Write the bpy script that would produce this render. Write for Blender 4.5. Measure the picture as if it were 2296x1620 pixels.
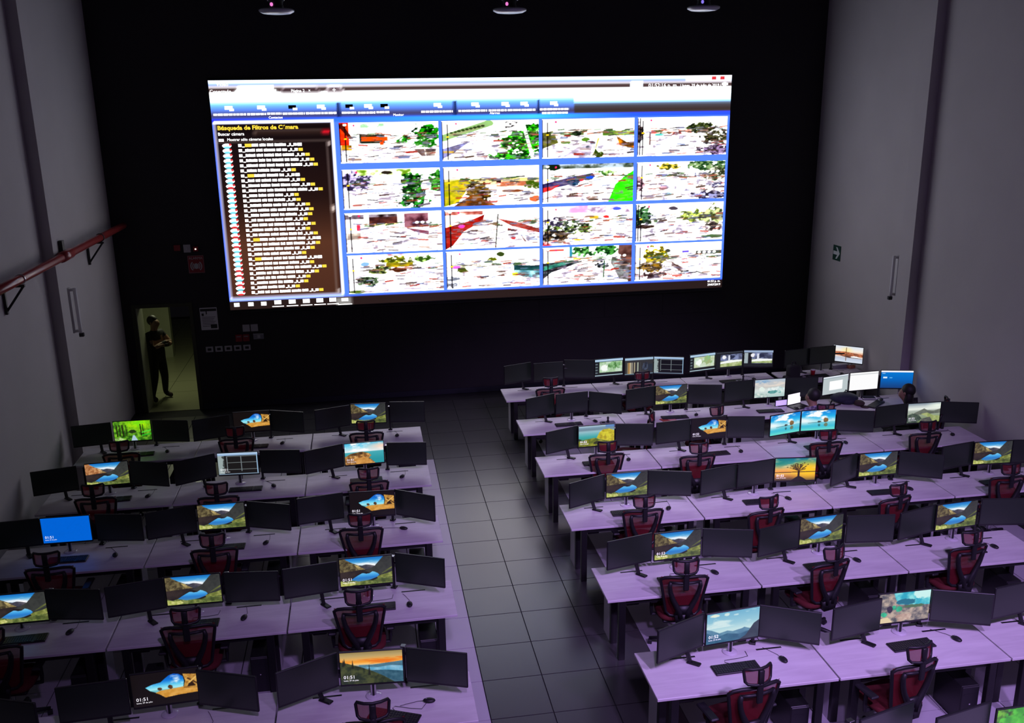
import bpy, bmesh, math, random
import numpy as np
from mathutils import Vector, Matrix
for o in list(bpy.data.objects): bpy.data.objects.remove(o)
scn = bpy.context.scene
COL = scn.collection
R = math.radians
# ---------------------------------------------------------------- camera
CAM = Vector((-0.956, 0.0, 5.777))
YAW, PITCH, ROLL, FPX = 0.15736, 0.27389, -0.01453, 2070.3
fwd = Vector((math.sin(YAW)*math.cos(PITCH), math.cos(YAW)*math.cos(PITCH), -math.sin(PITCH)))
rgt = Vector((math.cos(YAW), -math.sin(YAW), 0)); upv = rgt.cross(fwd)
r2 = math.cos(ROLL)*rgt + math.sin(ROLL)*upv
u2 = -math.sin(ROLL)*rgt + math.cos(ROLL)*upv
cd = bpy.data.cameras.new('camera'); cam = bpy.data.objects.new('camera', cd); COL.objects.link(cam)
cd.sensor_fit = 'HORIZONTAL'; cd.sensor_width = 36; cd.lens = FPX/2296*36; cd.clip_end = 200
cam.matrix_world = Matrix(((r2.x, u2.x, -fwd.x, CAM.x), (r2.y, u2.y, -fwd.y, CAM.y), (r2.z, u2.z, -fwd.z, CAM.z), (0, 0, 0, 1)))
scn.camera = cam
# ---------------------------------------------------------------- world, exposure
wd = bpy.data.worlds.new('world'); scn.world = wd; wd.use_nodes = True
wd.node_tree.nodes['Background'].inputs[0].default_value = (0.02, 0.018, 0.024, 1)
wd.node_tree.nodes['Background'].inputs[1].default_value = 0.1
scn.view_settings.view_transform = 'Standard'; scn.view_settings.look = 'None'
scn.view_settings.exposure = 0.0; scn.view_settings.gamma = 1.0; scn.view_settings.use_curve_mapping = False
WALL_E = 3.0      # brightness of the video wall
def area(name, loc, target, size, energy, color, spread=180):
    l = bpy.data.lights.new(name, 'AREA'); l.shape = 'DISK'; l.size = size; l.energy = energy; l.color = color
    l.spread = R(spread)
    o = bpy.data.objects.new(name, l); COL.objects.link(o); o.location = loc
    o.rotation_euler = (Vector(target)-Vector(loc)).to_track_quat('-Z', 'Y').to_euler()
    return o
PURPLE = (0.60, 0.37, 1.0)
# purple spotlights hung under the ceiling at the back of the hall, beams kept on the desks; the fourth is added farther forward to brighten the far rows
FLOODS = [((-0.2, 0.6, 8.5), (0.6, 7.6, 0), 1150), ((2.8, 0.6, 8.5), (3.0, 7.9, 0), 2200), ((5.6, 0.6, 8.5), (4.8, 8.1, 0), 2200), ((3.6, 6.0, 8.5), (3.6, 13.6, 0), 1100)]
def spot(name, loc, target, size, energy, color, ang, blend):
    l = bpy.data.lights.new(name, 'SPOT'); l.shadow_soft_size = size; l.energy = energy; l.color = color
    l.spot_size = R(ang); l.spot_blend = blend
    o = bpy.data.objects.new(name, l); COL.objects.link(o); o.location = loc
    o.rotation_euler = (Vector(target)-Vector(loc)).to_track_quat('-Z', 'Y').to_euler()
for i, (l, t, e) in enumerate(FLOODS[:3]): spot('flood_light', l, t, 0.25, e, PURPLE, 60, 0.85)
spot('flood_light', FLOODS[3][0], FLOODS[3][1], 0.25, FLOODS[3][2], (0.72, 0.52, 1.0), 46, 0.9)  # extra spot, added only to lift the far desk rows
area('corridor_light', (-5.0, 19.8, 2.5), (-5.0, 19.6, 0), 0.5, 13, (0.95, 1.0, 0.62))
# ---------------------------------------------------------------- materials
MATS = {}
def nodes(name):
    m = bpy.data.materials.new(name); m.use_nodes = True; MATS[name] = m
    nt = m.node_tree
    return m, nt, nt.nodes['Principled BSDF']
def lin(c): return tuple((x/255/12.92 if x/255 <= .04045 else ((x/255+.055)/1.055)**2.4) for x in c)
def pm(name, col, rough=.6, metal=0, spec=.5, noise=0, nscale=8, bump=0, bscale=60, coat=0):
    m, nt, b = nodes(name)
    b.inputs['Base Color'].default_value = (*col, 1); b.inputs['Roughness'].default_value = rough
    b.inputs['Metallic'].default_value = metal; b.inputs['Specular IOR Level'].default_value = spec
    b.inputs['Coat Weight'].default_value = coat
    tc = None
    if noise or bump:
        tc = nt.nodes.new('ShaderNodeTexCoord')
    if noise:
        n = nt.nodes.new('ShaderNodeTexNoise'); n.inputs['Scale'].default_value = nscale; n.inputs['Detail'].default_value = 4
        nt.links.new(tc.outputs['Object'], n.inputs['Vector'])
        r = nt.nodes.new('ShaderNodeMix'); r.data_type = 'RGBA'
        r.inputs[6].default_value = (*[c*(1-noise) for c in col], 1); r.inputs[7].default_value = (*[min(1, c*(1+noise)) for c in col], 1)
        nt.links.new(n.outputs['Fac'], r.inputs[0]); nt.links.new(r.outputs[2], b.inputs['Base Color'])
    if bump:
        n = nt.nodes.new('ShaderNodeTexNoise'); n.inputs['Scale'].default_value = bscale; n.inputs['Detail'].default_value = 3
        nt.links.new(tc.outputs['Object'], n.inputs['Vector'])
        bp = nt.nodes.new('ShaderNodeBump'); bp.inputs['Strength'].default_value = bump; bp.inputs['Distance'].default_value = .01
        nt.links.new(n.outputs['Fac'], bp.inputs['Height']); nt.links.new(bp.outputs[0], b.inputs['Normal'])
    return m
pm('wall_grey', (.50, .465, .475), .85, noise=.08, nscale=1.3, bump=.15)
pm('wall_dark', (.022, .019, .022), .8, noise=.2, nscale=2, bump=.1)
pm('wall_rear', (.34, .33, .34), .85)
pm('ceiling_dark', (.03, .03, .035), .9)
pm('skirting', (.02, .022, .035), .5)
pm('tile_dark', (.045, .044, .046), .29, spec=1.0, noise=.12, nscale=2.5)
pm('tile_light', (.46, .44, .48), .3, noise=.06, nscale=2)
pm('grout', (.02, .02, .022), .9)
pm('black_metal', (.008, .008, .009), .45)
pm('black_plastic', (.010, .010, .012), .5)
pm('bezel', (.012, .012, .014), .35)
pm('screen_off', (.014, .026, .015), .34, spec=.9)
pm('key_grey', (.02, .02, .022), .5)
pm('silver', (.6, .6, .62), .28, metal=1)
pm('clear_base', (.62, .6, .64), .15, coat=.6)
pm('white_panel', (.58, .56, .59), .5)
pm('edge_band', (.42, .40, .43), .5)
pm('slot_dark', (.006, .006, .008), .6)
pm('seat_red', (.10, .006, .009), .85, noise=.2, nscale=60)
pm('cable', (.012, .012, .014), .5)
pm('cable_grey', (.2, .18, .22), .5)
pm('paper_white', (.75, .73, .76), .7)
pm('plate_white', (.5, .48, .5), .45)
pm('plate_grey', (.25, .25, .27), .4)
pm('sign_red', (.30, .012, .022), .45)
pm('pipe_red', (.34, .035, .035), .3, coat=.3)
pm('sign_green', (.006, .05, .035), .45)
pm('sign_white', (.65, .68, .68), .5)
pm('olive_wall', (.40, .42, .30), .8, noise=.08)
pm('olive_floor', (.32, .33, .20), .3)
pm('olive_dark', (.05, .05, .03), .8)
pm('skin', (.30, .17, .11), .6)
pm('hair', (.008, .007, .007), .6)
pm('cloth_black', (.010, .010, .012), .85)
pm('cloth_brown', (.05, .03, .025), .85)
pm('bag_navy', (.012, .016, .035), .75, noise=.4, nscale=25)
pm('red_gloss', (.45, .02, .03), .35)
pm('lamp_lens', (.55, .58, .62), .35, coat=.5)
pm('lamp_glass', (.5, .55, .62), .2, coat=.5)
pm('orange_box', (.45, .16, .09), .6)
def desk_mat():
    m, nt, b = nodes('laminate')
    tc = nt.nodes.new('ShaderNodeTexCoord'); mp = nt.nodes.new('ShaderNodeMapping'); mp.inputs['Scale'].default_value = (1.2, 9, 1)
    n = nt.nodes.new('ShaderNodeTexNoise'); n.inputs['Scale'].default_value = 1.6; n.inputs['Detail'].default_value = 6; n.inputs['Distortion'].default_value = .6
    r = nt.nodes.new('ShaderNodeValToRGB'); r.color_ramp.elements[0].position = .32; r.color_ramp.elements[1].position = .7
    r.color_ramp.elements[0].color = (.62, .585, .61, 1); r.color_ramp.elements[1].color = (.74, .71, .73, 1)
    nt.links.new(tc.outputs['Object'], mp.inputs[0]); nt.links.new(mp.outputs[0], n.inputs['Vector'])
    nt.links.new(n.outputs['Fac'], r.inputs[0]); nt.links.new(r.outputs[0], b.inputs['Base Color'])
    b.inputs['Roughness'].default_value = .42
desk_mat()
def mesh_red():
    m, nt, b = nodes('mesh_red')
    b.inputs['Base Color'].default_value = (.19, .010, .018, 1); b.inputs['Roughness'].default_value = .7
    t = nt.nodes.new('ShaderNodeBsdfTransparent'); mx = nt.nodes.new('ShaderNodeMixShader'); mx.inputs[0].default_value = .78
    tl = nt.nodes.new('ShaderNodeBsdfTranslucent'); tl.inputs[0].default_value = (.22, .012, .02, 1); m2 = nt.nodes.new('ShaderNodeMixShader'); m2.inputs[0].default_value = .35
    out = nt.nodes['Material Output']
    nt.links.new(b.outputs[0], m2.inputs[1]); nt.links.new(tl.outputs[0], m2.inputs[2])
    nt.links.new(t.outputs[0], mx.inputs[1]); nt.links.new(m2.outputs[0], mx.inputs[2]); nt.links.new(mx.outputs[0], out.inputs[0])
mesh_red()
def plaid():
    m, nt, b = nodes('plaid')
    tc = nt.nodes.new('ShaderNodeTexCoord'); ck = nt.nodes.new('ShaderNodeTexChecker'); ck.inputs['Scale'].default_value = 22
    ck.inputs['Color1'].default_value = (.10, .075, .16, 1); ck.inputs['Color2'].default_value = (.32, .28, .40, 1)
    nt.links.new(tc.outputs['Object'], ck.inputs[0]); nt.links.new(ck.outputs[0], b.inputs['Base Color']); b.inputs['Roughness'].default_value = .9
plaid()
def lit(name, strength, samp):
    m, nt, b = nodes(name)
    at = nt.nodes.new('ShaderNodeVertexColor'); at.layer_name = 'Col'
    b.inputs['Base Color'].default_value = (.01, .01, .012, 1); b.inputs['Roughness'].default_value = .35
    b.inputs['Emission Strength'].default_value = strength
    nt.links.new(at.outputs['Color'], b.inputs['Emission Color'])
    m.cycles.emission_sampling = samp
    return m
lit('display_lit', 1.0, 'NONE')
lit('wall_display', WALL_E, 'AUTO')
def emi(name, col, s, samp='NONE'):
    m, nt, b = nodes(name)
    b.inputs['Base Color'].default_value = (*col, 1); b.inputs['Emission Color'].default_value = (*col, 1); b.inputs['Emission Strength'].default_value = s
    m.cycles.emission_sampling = samp
emi('glow_white', (1, 1, 1), 1.0)
emi('glow_wall', (1, 1, 1), WALL_E)
emi('glow_yellow', (1, .72, .06), 1.1)
emi('led_white', (1, .95, .8), 3)
emi('led_amber', (1, .8, .35), 1.6)
emi('led_red', (1, .02, .02), .6)
emi('glint_pink', (1, .25, .75), .9)  # glow colours of the glints painted on the pendant necks
emi('glint_violet', (.3, .22, 1), .9)
emi('lamp_on', (.60, .33, 1.0), 4)
# ---------------------------------------------------------------- mesh helpers
class MB:
    def __init__(s): s.v = []; s.f = []; s.mi = []; s.m = 0
    def _add(s, vs, fs):
        n = len(s.v); s.v += [tuple(x) for x in vs]; s.f += [tuple(i+n for i in f) for f in fs]; s.mi += [s.m]*len(fs); return s
    def box(s, x0, x1, y0, y1, z0, z1):
        return s._add([(x, y, z) for z in (z0, z1) for y in (y0, y1) for x in (x0, x1)],
                      [(0, 2, 3, 1), (4, 5, 7, 6), (0, 1, 5, 4), (2, 6, 7, 3), (0, 4, 6, 2), (1, 3, 7, 5)])
    def rbox(s, x0, x1, y0, y1, z0, z1, b=.006, seg=1):
        bm = bmesh.new()
        vs = [bm.verts.new(p) for p in [(x, y, z) for z in (z0, z1) for y in (y0, y1) for x in (x0, x1)]]
        for f in [(0, 2, 3, 1), (4, 5, 7, 6), (0, 1, 5, 4), (2, 6, 7, 3), (0, 4, 6, 2), (1, 3, 7, 5)]: bm.faces.new([vs[i] for i in f])
        bmesh.ops.bevel(bm, geom=list(bm.edges), offset=b, segments=seg, affect='EDGES', profile=.5)
        bm.verts.index_update()
        s._add([v.co[:] for v in bm.verts], [[v.index for v in f.verts] for f in bm.faces]); bm.free(); return s
    def tube(s, pts, r, n=6, closed=False, caps=True):
        pts = [Vector(p) for p in pts]; k = len(pts); rs = r if isinstance(r, (list, tuple)) else [r]*k
        rings = []; prev = None
        for i, p in enumerate(pts):
            if closed: t = pts[(i+1) % k]-pts[i-1]
            else: t = pts[min(i+1, k-1)]-pts[max(i-1, 0)]
            if t.length < 1e-9: t = Vector((0, 0, 1))
            t.normalize()
            if prev is None:
                a = Vector((0, 0, 1)) if abs(t.z) < .9 else Vector((1, 0, 0))
                u = t.cross(a).normalized()
            else:
                u = (prev - t*prev.dot(t))
                u = u.normalized() if u.length > 1e-6 else t.orthogonal().normalized()
            prev = u; w = t.cross(u)
            rings.append([p+(u*math.cos(2*math.pi*j/n)+w*math.sin(2*math.pi*j/n))*rs[i] for j in range(n)])
        vs = [q for g in rings for q in g]; fs = []
        m = k if closed else k-1
        for i in range(m):
            for j in range(n):
                a = i*n+j; b2 = i*n+(j+1) % n; c = ((i+1) % k)*n+(j+1) % n; d = ((i+1) % k)*n+j
                fs.append((a, b2, c, d))
        if not closed and caps:
            fs.append(tuple(range(n))[::-1]); fs.append(tuple((k-1)*n+j for j in range(n)))
        return s._add(vs, fs)
    def lathe(s, prof, n=20, c=(0, 0, 0)):
        vs = []; fs = []
        for r, z in prof: vs += [(c[0]+r*math.cos(2*math.pi*j/n), c[1]+r*math.sin(2*math.pi*j/n), c[2]+z) for j in range(n)]
        for i in range(len(prof)-1):
            for j in range(n): fs.append((i*n+j, i*n+(j+1) % n, (i+1)*n+(j+1) % n, (i+1)*n+j))
        fs.append(tuple(range(n))[::-1]); fs.append(tuple((len(prof)-1)*n+j for j in range(n)))
        return s._add(vs, fs)
    def ell(s, c, r, nu=10, nv=7):
        vs = [(c[0], c[1], c[2]-r[2])]; fs = []
        for i in range(1, nv):
            a = -math.pi/2+math.pi*i/nv
            vs += [(c[0]+r[0]*math.cos(a)*math.cos(2*math.pi*j/nu), c[1]+r[1]*math.cos(a)*math.sin(2*math.pi*j/nu), c[2]+r[2]*math.sin(a)) for j in range(nu)]
        vs.append((c[0], c[1], c[2]+r[2])); T = len(vs)-1
        for j in range(nu):
            fs.append((0, 1+(j+1) % nu, 1+j)); fs.append((T, T-nu+j, T-nu+(j+1) % nu))
        for i in range(nv-2):
            for j in range(nu): fs.append((1+i*nu+j, 1+i*nu+(j+1) % nu, 1+(i+1)*nu+(j+1) % nu, 1+(i+1)*nu+j))
        return s._add(vs, fs)
    def prism(s, pts, y0, y1):  # outline in x,z extruded along y
        n = len(pts); vs = [(x, y0, z) for x, z in pts]+[(x, y1, z) for x, z in pts]
        fs = [tuple(range(n)), tuple(range(2*n-1, n-1, -1))]+[(i, i+n, (i+1) % n+n, (i+1) % n) for i in range(n)]
        return s._add(vs, fs)
    def mesh(s, name, mats, smooth=False):
        me = bpy.data.meshes.new(name); me.from_pydata(s.v, [], s.f)
        for m in (mats if isinstance(mats, (list, tuple)) else [mats]): me.materials.append(MATS[m])
        if len(me.materials) > 1: me.polygons.foreach_set('material_index', s.mi)
        if smooth: me.polygons.foreach_set('use_smooth', [True]*len(me.polygons))
        me.update(); return me
    def build(s, name, mats, parent=None, smooth=False, loc=None): return obj(name, s.mesh(name, mats, smooth), parent, loc)
def obj(name, me, parent=None, loc=None, rz=None):
    o = bpy.data.objects.new(name, me); COL.objects.link(o)
    if parent: o.parent = parent
    if loc is not None: o.location = loc
    if rz is not None: o.rotation_euler = (0, 0, rz)
    return o
def tag(o, label, cat, group=None):
    o['label'] = label; o['category'] = cat
    if group: o['group'] = group
    return o
def thing(name, label, cat, loc=(0, 0, 0), rz=0, group=None):
    o = obj(name, None, None, loc, rz); o.empty_display_size = .1
    return tag(o, label, cat, group)
def struct(o): o['kind'] = 'structure'; return o
TXT = {}
def text_mesh(body, size, mat, align='LEFT'):
    k = (body, size, mat, align)
    if k in TXT: return TXT[k]
    c = bpy.data.curves.new('t', 'FONT'); c.body = body; c.size = size; c.align_x = align; c.resolution_u = 2; c.offset = .004 if mat == 'glow_yellow' else .0
    t = bpy.data.objects.new('t', c); COL.objects.link(t)
    dg = bpy.context.evaluated_depsgraph_get()
    me = bpy.data.meshes.new_from_object(t.evaluated_get(dg)); me.name = 'lettering'
    me.materials.clear(); me.materials.append(MATS[mat])
    bpy.data.objects.remove(t); bpy.data.curves.remove(c)
    TXT[k] = me; return me
# ---------------------------------------------------------------- pictures shown on the screens, painted as vertex colours
class Pic:
    def __init__(s, nx, ny, bg, seed=1):
        s.nx, s.ny = nx, ny; s.W, s.H = nx*2, ny*2
        s.a = np.zeros((s.H, s.W, 3)); s.a[:] = bg
        s.U, s.V = np.meshgrid((np.arange(s.W)+.5)/s.W, (np.arange(s.H)+.5)/s.H)
        s.rg = np.random.RandomState(seed)
    def noise(s, fx, fy, oct=3):
        out = np.zeros((s.H, s.W)); amp = 1; tot = 0
        for o in range(oct):
            gx, gy = max(2, int(fx*2**o)), max(2, int(fy*2**o)); g = s.rg.rand(gy+1, gx+1)
            x = s.U*gx*.999; y = s.V*gy*.999; i = x.astype(int); j = y.astype(int); fx_ = x-i; fy_ = y-j
            fx_ = fx_*fx_*(3-2*fx_); fy_ = fy_*fy_*(3-2*fy_)
            out += amp*((g[j, i]*(1-fx_)+g[j, i+1]*fx_)*(1-fy_)+(g[j+1, i]*(1-fx_)+g[j+1, i+1]*fx_)*fy_); tot += amp; amp *= .55
        return out/tot
    def put(s, m, c, c2=None, f=6, a=1):
        c = np.array(c, float)
        if c2 is not None:
            n = np.clip((s.noise(f*1.6, f)-.5)*2.4+.5, 0, 1)[..., None]; c = c*(1-n)+np.array(c2, float)*n
        m = (m*a)[..., None]; s.a = s.a*(1-m)+c*m; return s
    def inpoly(s, pts):
        m = np.zeros((s.H, s.W), bool); n = len(pts)
        for i in range(n):
            x0, y0 = pts[i]; x1, y1 = pts[i-1]
            c = ((y0 > s.V) != (y1 > s.V))
            if y0 != y1: m ^= c & (s.U < (x1-x0)*(s.V-y0)/(y1-y0)+x0)
        return m.astype(float)
    def poly(s, pts, c, c2=None, f=6, a=1): return s.put(s.inpoly(pts), c, c2, f, a)
    def rect(s, x0, y0, x1, y1, c, c2=None, f=6, a=1):
        return s.put(((s.U >= x0) & (s.U <= x1) & (s.V >= y0) & (s.V <= y1)).astype(float), c, c2, f, a)
    def grad(s, stops, m=None, axis='v', a=1):
        t = s.V if axis == 'v' else s.U
        xs = [q[0] for q in stops]; c = np.stack([np.interp(t, xs, [q[1][k] for q in stops]) for k in range(3)], -1)
        m = np.ones((s.H, s.W)) if m is None else m
        s.a = s.a*(1-(m*a)[..., None])+c*(m*a)[..., None]; return s
    def gpoly(s, pts, stops, axis='v'): return s.grad(stops, s.inpoly(pts), axis)
    leaf = False
    def blob(s, x, y, rx, ry, c, c2=None, rough=.5, f=7, a=1):
        if s.leaf and c2 is not None and rx > .045:      # foliage: ragged outline, mottled light and dark, gaps
            n = s.noise(26, 17, 3); n2 = s.noise(30, 20, 3)
            d = ((s.U-x)/rx)**2+((s.V-y)/ry)**2+(n-.5)*2.6+(s.noise(8, 6, 2)-.5)*1.6
            m = np.clip((1-d)*5, 0, 1)*a
            k = np.clip((n2-.5)*5+.45, 0, 1)[..., None]
            col = np.array(c, float)*.7*(1-k)+np.array(c2, float)*k
            m = m*(1-np.clip((s.noise(34, 24, 2)-.74)*9, 0, 1)*.9)
            s.a = s.a*(1-m[..., None])+col*m[..., None]; return s
        d = ((s.U-x)/rx)**2+((s.V-y)/ry)**2+(s.noise(13, 9, 4)-.5)*3.2*rough
        return s.put(np.clip((1-d)*4, 0, 1), c, c2, f, a)
    def clutter(s, n, x0, y0, x1, y1, cols, sz=.04):
        for i in range(n):
            x = s.rg.uniform(x0, x1); y = s.rg.uniform(y0, y1); q = sz*(.4+.9*s.rg.rand())*(.6+.8*y); an = s.rg.uniform(-.5, .3)
            s.line(x, y, x+q*1.6*math.cos(an), y+q*1.2*math.sin(an), q*s.rg.uniform(.2, .55), cols[s.rg.randint(len(cols))], s.rg.uniform(.5, 1))
    def line(s, x0, y0, x1, y1, w, c, a=1):
        dx, dy = x1-x0, y1-y0; L = dx*dx+dy*dy
        t = np.clip(((s.U-x0)*dx+(s.V-y0)*dy)/L, 0, 1)
        d = np.hypot(s.U-x0-t*dx, (s.V-y0-t*dy)*.6)
        return s.put((d < w/2).astype(float), c, None, 6, a)
    def clouds(s, m, c=(255, 255, 255), thr=.5, k=3, fx=4, fy=5): return s.put(m*np.clip((s.noise(fx, fy, 4)-thr)*k*2, 0, 1), c)
    def out(s): return s.a.reshape(s.ny, 2, s.nx, 2, 3).mean((1, 3))
def pic_mesh(name, arr, w, h, mat):
    ny, nx, _ = arr.shape
    x = (np.arange(nx)/(nx-1)-.5)*w; z = (.5-np.arange(ny)/(ny-1))*h
    X, Z = np.meshgrid(x, z); co = np.stack([X, np.zeros_like(X), Z], -1).reshape(-1, 3)
    i = np.arange(nx*ny).reshape(ny, nx)
    f = np.stack([i[1:, :-1], i[1:, 1:], i[:-1, 1:], i[:-1, :-1]], -1).reshape(-1, 4)
    me = bpy.data.meshes.new(name)
    me.vertices.add(len(co)); me.vertices.foreach_set('co', co.ravel())
    me.loops.add(f.size); me.loops.foreach_set('vertex_index', f.ravel().astype(np.int32))
    me.polygons.add(len(f)); me.polygons.foreach_set('loop_start', np.arange(0, f.size, 4, dtype=np.int32))
    me.update(calc_edges=True)
    at = me.color_attributes.new('Col', 'FLOAT_COLOR', 'POINT')
    c = np.clip(arr, 0, 255)/255; c = np.where(c <= .04045, c/12.92, ((c+.055)/1.055)**2.4)
    if mat == 'wall_display': c = c**1.5
    at.data.foreach_set('color', np.concatenate([c, np.ones((ny, nx, 1))], -1).ravel().astype(np.float32))
    me.materials.append(MATS[mat]); return me
WH = (255, 255, 255)
def p_lake(nx=150, ny=84, warm=0):
    p = Pic(nx, ny, (34, 30, 32), 3)
    sky = [(.10, 0), (.84, 0), (.67, .33), (.58, .28), (.5, .26), (.43, .29), (.36, .27), (.24, .17), (.13, .05)]
    p.gpoly(sky, [(0, (20, 105, 190)), (.12, (55, 150, 215)), (.22, (165, 205, 230)), (.33, (235, 235, 235))])
    p.clouds(p.inpoly(sky)*np.clip((p.V-.1)*6, 0, 1), thr=.45, fx=5, fy=9)
    p.poly([(0, 0), (.1, 0), (.13, .05), (.24, .17), (.37, .28), (.5, .44), (.3, .46), (0, .5)], (64, 55, 38) if not warm else (150, 92, 52), (122, 110, 74) if not warm else (205, 150, 100), 14)
    p.poly([(.28, .24), (.37, .28), (.5, .44), (.36, .43)], (188, 168, 110) if not warm else (225, 180, 130), (128, 110, 66), 10)
    p.poly([(.36, .3), (.43, .29), (.5, .26), (.58, .28), (.67, .33), (.6, .42), (.5, .45)], (62, 62, 74), (96, 92, 100), 10)
    p.poly([(.84, 0), (1, 0), (1, .62), (.74, .68), (.5, .52), (.42, .5), (.55, .44), (.67, .33)], (44, 46, 46), (58, 60, 58), 6)
    p.poly([(0, .49), (.3, .455), (.5, .44), (.42, .52), (.2, .78), (0, .8)], (40, 33, 34), (54, 44, 42), 5)
    lk = [(.2, .79), (.27, .71), (.34, .64), (.42, .57), (.46, .575), (.5, .6), (.56, .59), (.62, .53), (.66, .55), (.72, .61), (.75, .68), (.7, .75), (.58, .82), (.45, .86), (.3, .86)]
    p.gpoly(lk, [(.53, (130, 205, 240)), (.64, (70, 165, 228)), (.74, (40, 120, 200)), (.85, (70, 130, 175))])
    p.poly([(.7, .74), (.78, .68), (.9, .64), (1, .58), (1, .78), (.8, .8), (.72, .8)], (104, 112, 52), (146, 152, 80), 12)
    p.poly([(.78, .64), (.9, .5), (1, .4), (1, .46), (.88, .58)], (104, 110, 58), (70, 76, 50), 9)
    p.poly([(0, .78), (.1, .84), (.2, .79), (.35, .86), (.5, .84), (.62, .86), (.75, .78), (1, .8), (1, 1), (0, 1)], (78, 94, 44), (134, 142, 80), 13)
    p.poly([(0, .82), (.12, .87), (.25, .85), (.3, .95), (.18, 1), (0, 1)], (205, 205, 130), (150, 160, 70), 12)
    p.poly([(.66, .88), (.8, .82), (1, .84), (1, .95), (.8, .95)], (60, 72, 38), (96, 104, 52), 8)
    return p
def p_cave():
    p = Pic(130, 74, (20, 15, 14), 5)
    o = [(.2, .43), (.3, .36), (.43, .32), (.5, .22), (.56, .14), (.63, .1), (.71, .13), (.77, .22), (.78, .36), (.76, .56), (.55, .62), (.36, .62), (.27, .55)]
    p.gpoly(o, [(.1, (8, 80, 190)), (.28, (20, 120, 215)), (.42, (100, 205, 240)), (.52, (170, 235, 240)), (.56, (110, 190, 200))])
    p.clouds(p.inpoly(o)*(p.V < .42), thr=.52, k=2, fx=6, fy=6)
    p.poly([(.42, .57), (.8, .53), (1, .55), (1, .74), (.7, .76), (.48, .8), (.4, .68), (.34, .62)], (200, 138, 48), (222, 165, 80), 8)
    p.poly([(.77, .14), (.88, .17), (1, .2), (1, .62), (.76, .58), (.8, .36)], (150, 98, 34), (215, 165, 80), 14)
    p.poly([(.82, .55), (.88, .35), (.95, .55)], (46, 28, 14)); p.line(.84, .3, .99, .5, .03, (80, 50, 22)); p.line(.98, .25, .86, .42, .03, (226, 180, 96))
    p.blob(.41, .52, .035, .05, (60, 44, 34), (100, 70, 44)); p.blob(.57, .49, .042, .07, (96, 62, 34), (60, 40, 28))
    p.rect(0, .72, .55, 1, (24, 18, 17), a=.0)
    return p
def p_forest():
    p = Pic(130, 74, (40, 110, 20), 7)
    p.put(np.ones_like(p.U), (36, 88, 16), (120, 190, 40), 9)
    p.put(np.clip(1.3-np.hypot((p.U-.68)/.4, (p.V-.1)/.4), 0, 1), (190, 250, 10), (120, 220, 20), 8)
    for x, w in ((.08, .03), (.16, .025), (.24, .035), (.33, .02), (.72, .03), (.78, .02)): p.line(x, .2, x+.01, .75, w, (34, 30, 14))
    p.poly([(.44, 1), (.5, .72), (.54, .72), (.62, 1)], (170, 200, 215)); p.blob(.5, .55, .1, .1, (18, 30, 10), (40, 60, 20))
    p.poly([(0, .85), (.15, .8), (.35, 1), (0, 1)], (190, 220, 150), (90, 140, 40), 9)
    p.line(.75, .6, 1, .5, .03, (80, 220, 60)); p.line(.75, .75, 1, .68, .03, (40, 190, 40))
    return p
def p_blue(): return Pic(24, 14, (0, 98, 212))
def p_camgrid(tint=(26, 24, 24), nop=0):
    p = Pic(130, 74, tint, 8)
    p.rect(0, 0, 1, .12, (150, 180, 215)); p.rect(0, .0, 1, .05, (190, 215, 240)); p.rect(0, .12, .16, 1, (150, 165, 165))
    d = p.rg.rand(40)
    for i in range(26): p.rect(.16-.06*d[i], .14+i*.032, .2, .165+i*.032, (30, 30, 30))
    for x in (.22, .57, .96): p.rect(x, .15, x+.018, .86, (120, 130, 135))
    for y in (.15, .44, .76): p.rect(.22, y, .975, y+.02, (120, 128, 130))
    p.rect(.96, .1, .985, 1, (150, 185, 215)); p.rect(0, .95, 1, 1, (120, 140, 160))
    return p
def p_bay():
    p = Pic(130, 74, (60, 170, 190), 9)
    p.grad([(0, (60, 180, 225)), (.2, (150, 220, 240)), (.4, (235, 240, 240)), (.44, (70, 170, 180)), (.8, (40, 150, 160))])
    p.clouds((p.V < .4)*1.0, thr=.4, fx=4, fy=5); p.put(np.clip(1-np.hypot((p.U-.95)/.5, (p.V-.2)/.22), 0, 1), (255, 215, 190))
    p.poly([(0, .62), (.15, .48), (.4, .42), (.62, .52), (.68, .62), (.62, .72), (.78, 1), (0, 1)], (120, 76, 34), (216, 165, 96), 12)
    p.poly([(.2, .75), (.5, .66), (.66, .86), (.7, 1), (.3, 1)], (218, 160, 84), (190, 130, 60), 8); p.poly([(0, .62), (.2, .47), (.45, .42), (.6, .5), (.3, .58)], (70, 48, 30), (140, 100, 50), 12)
    return p
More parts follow.
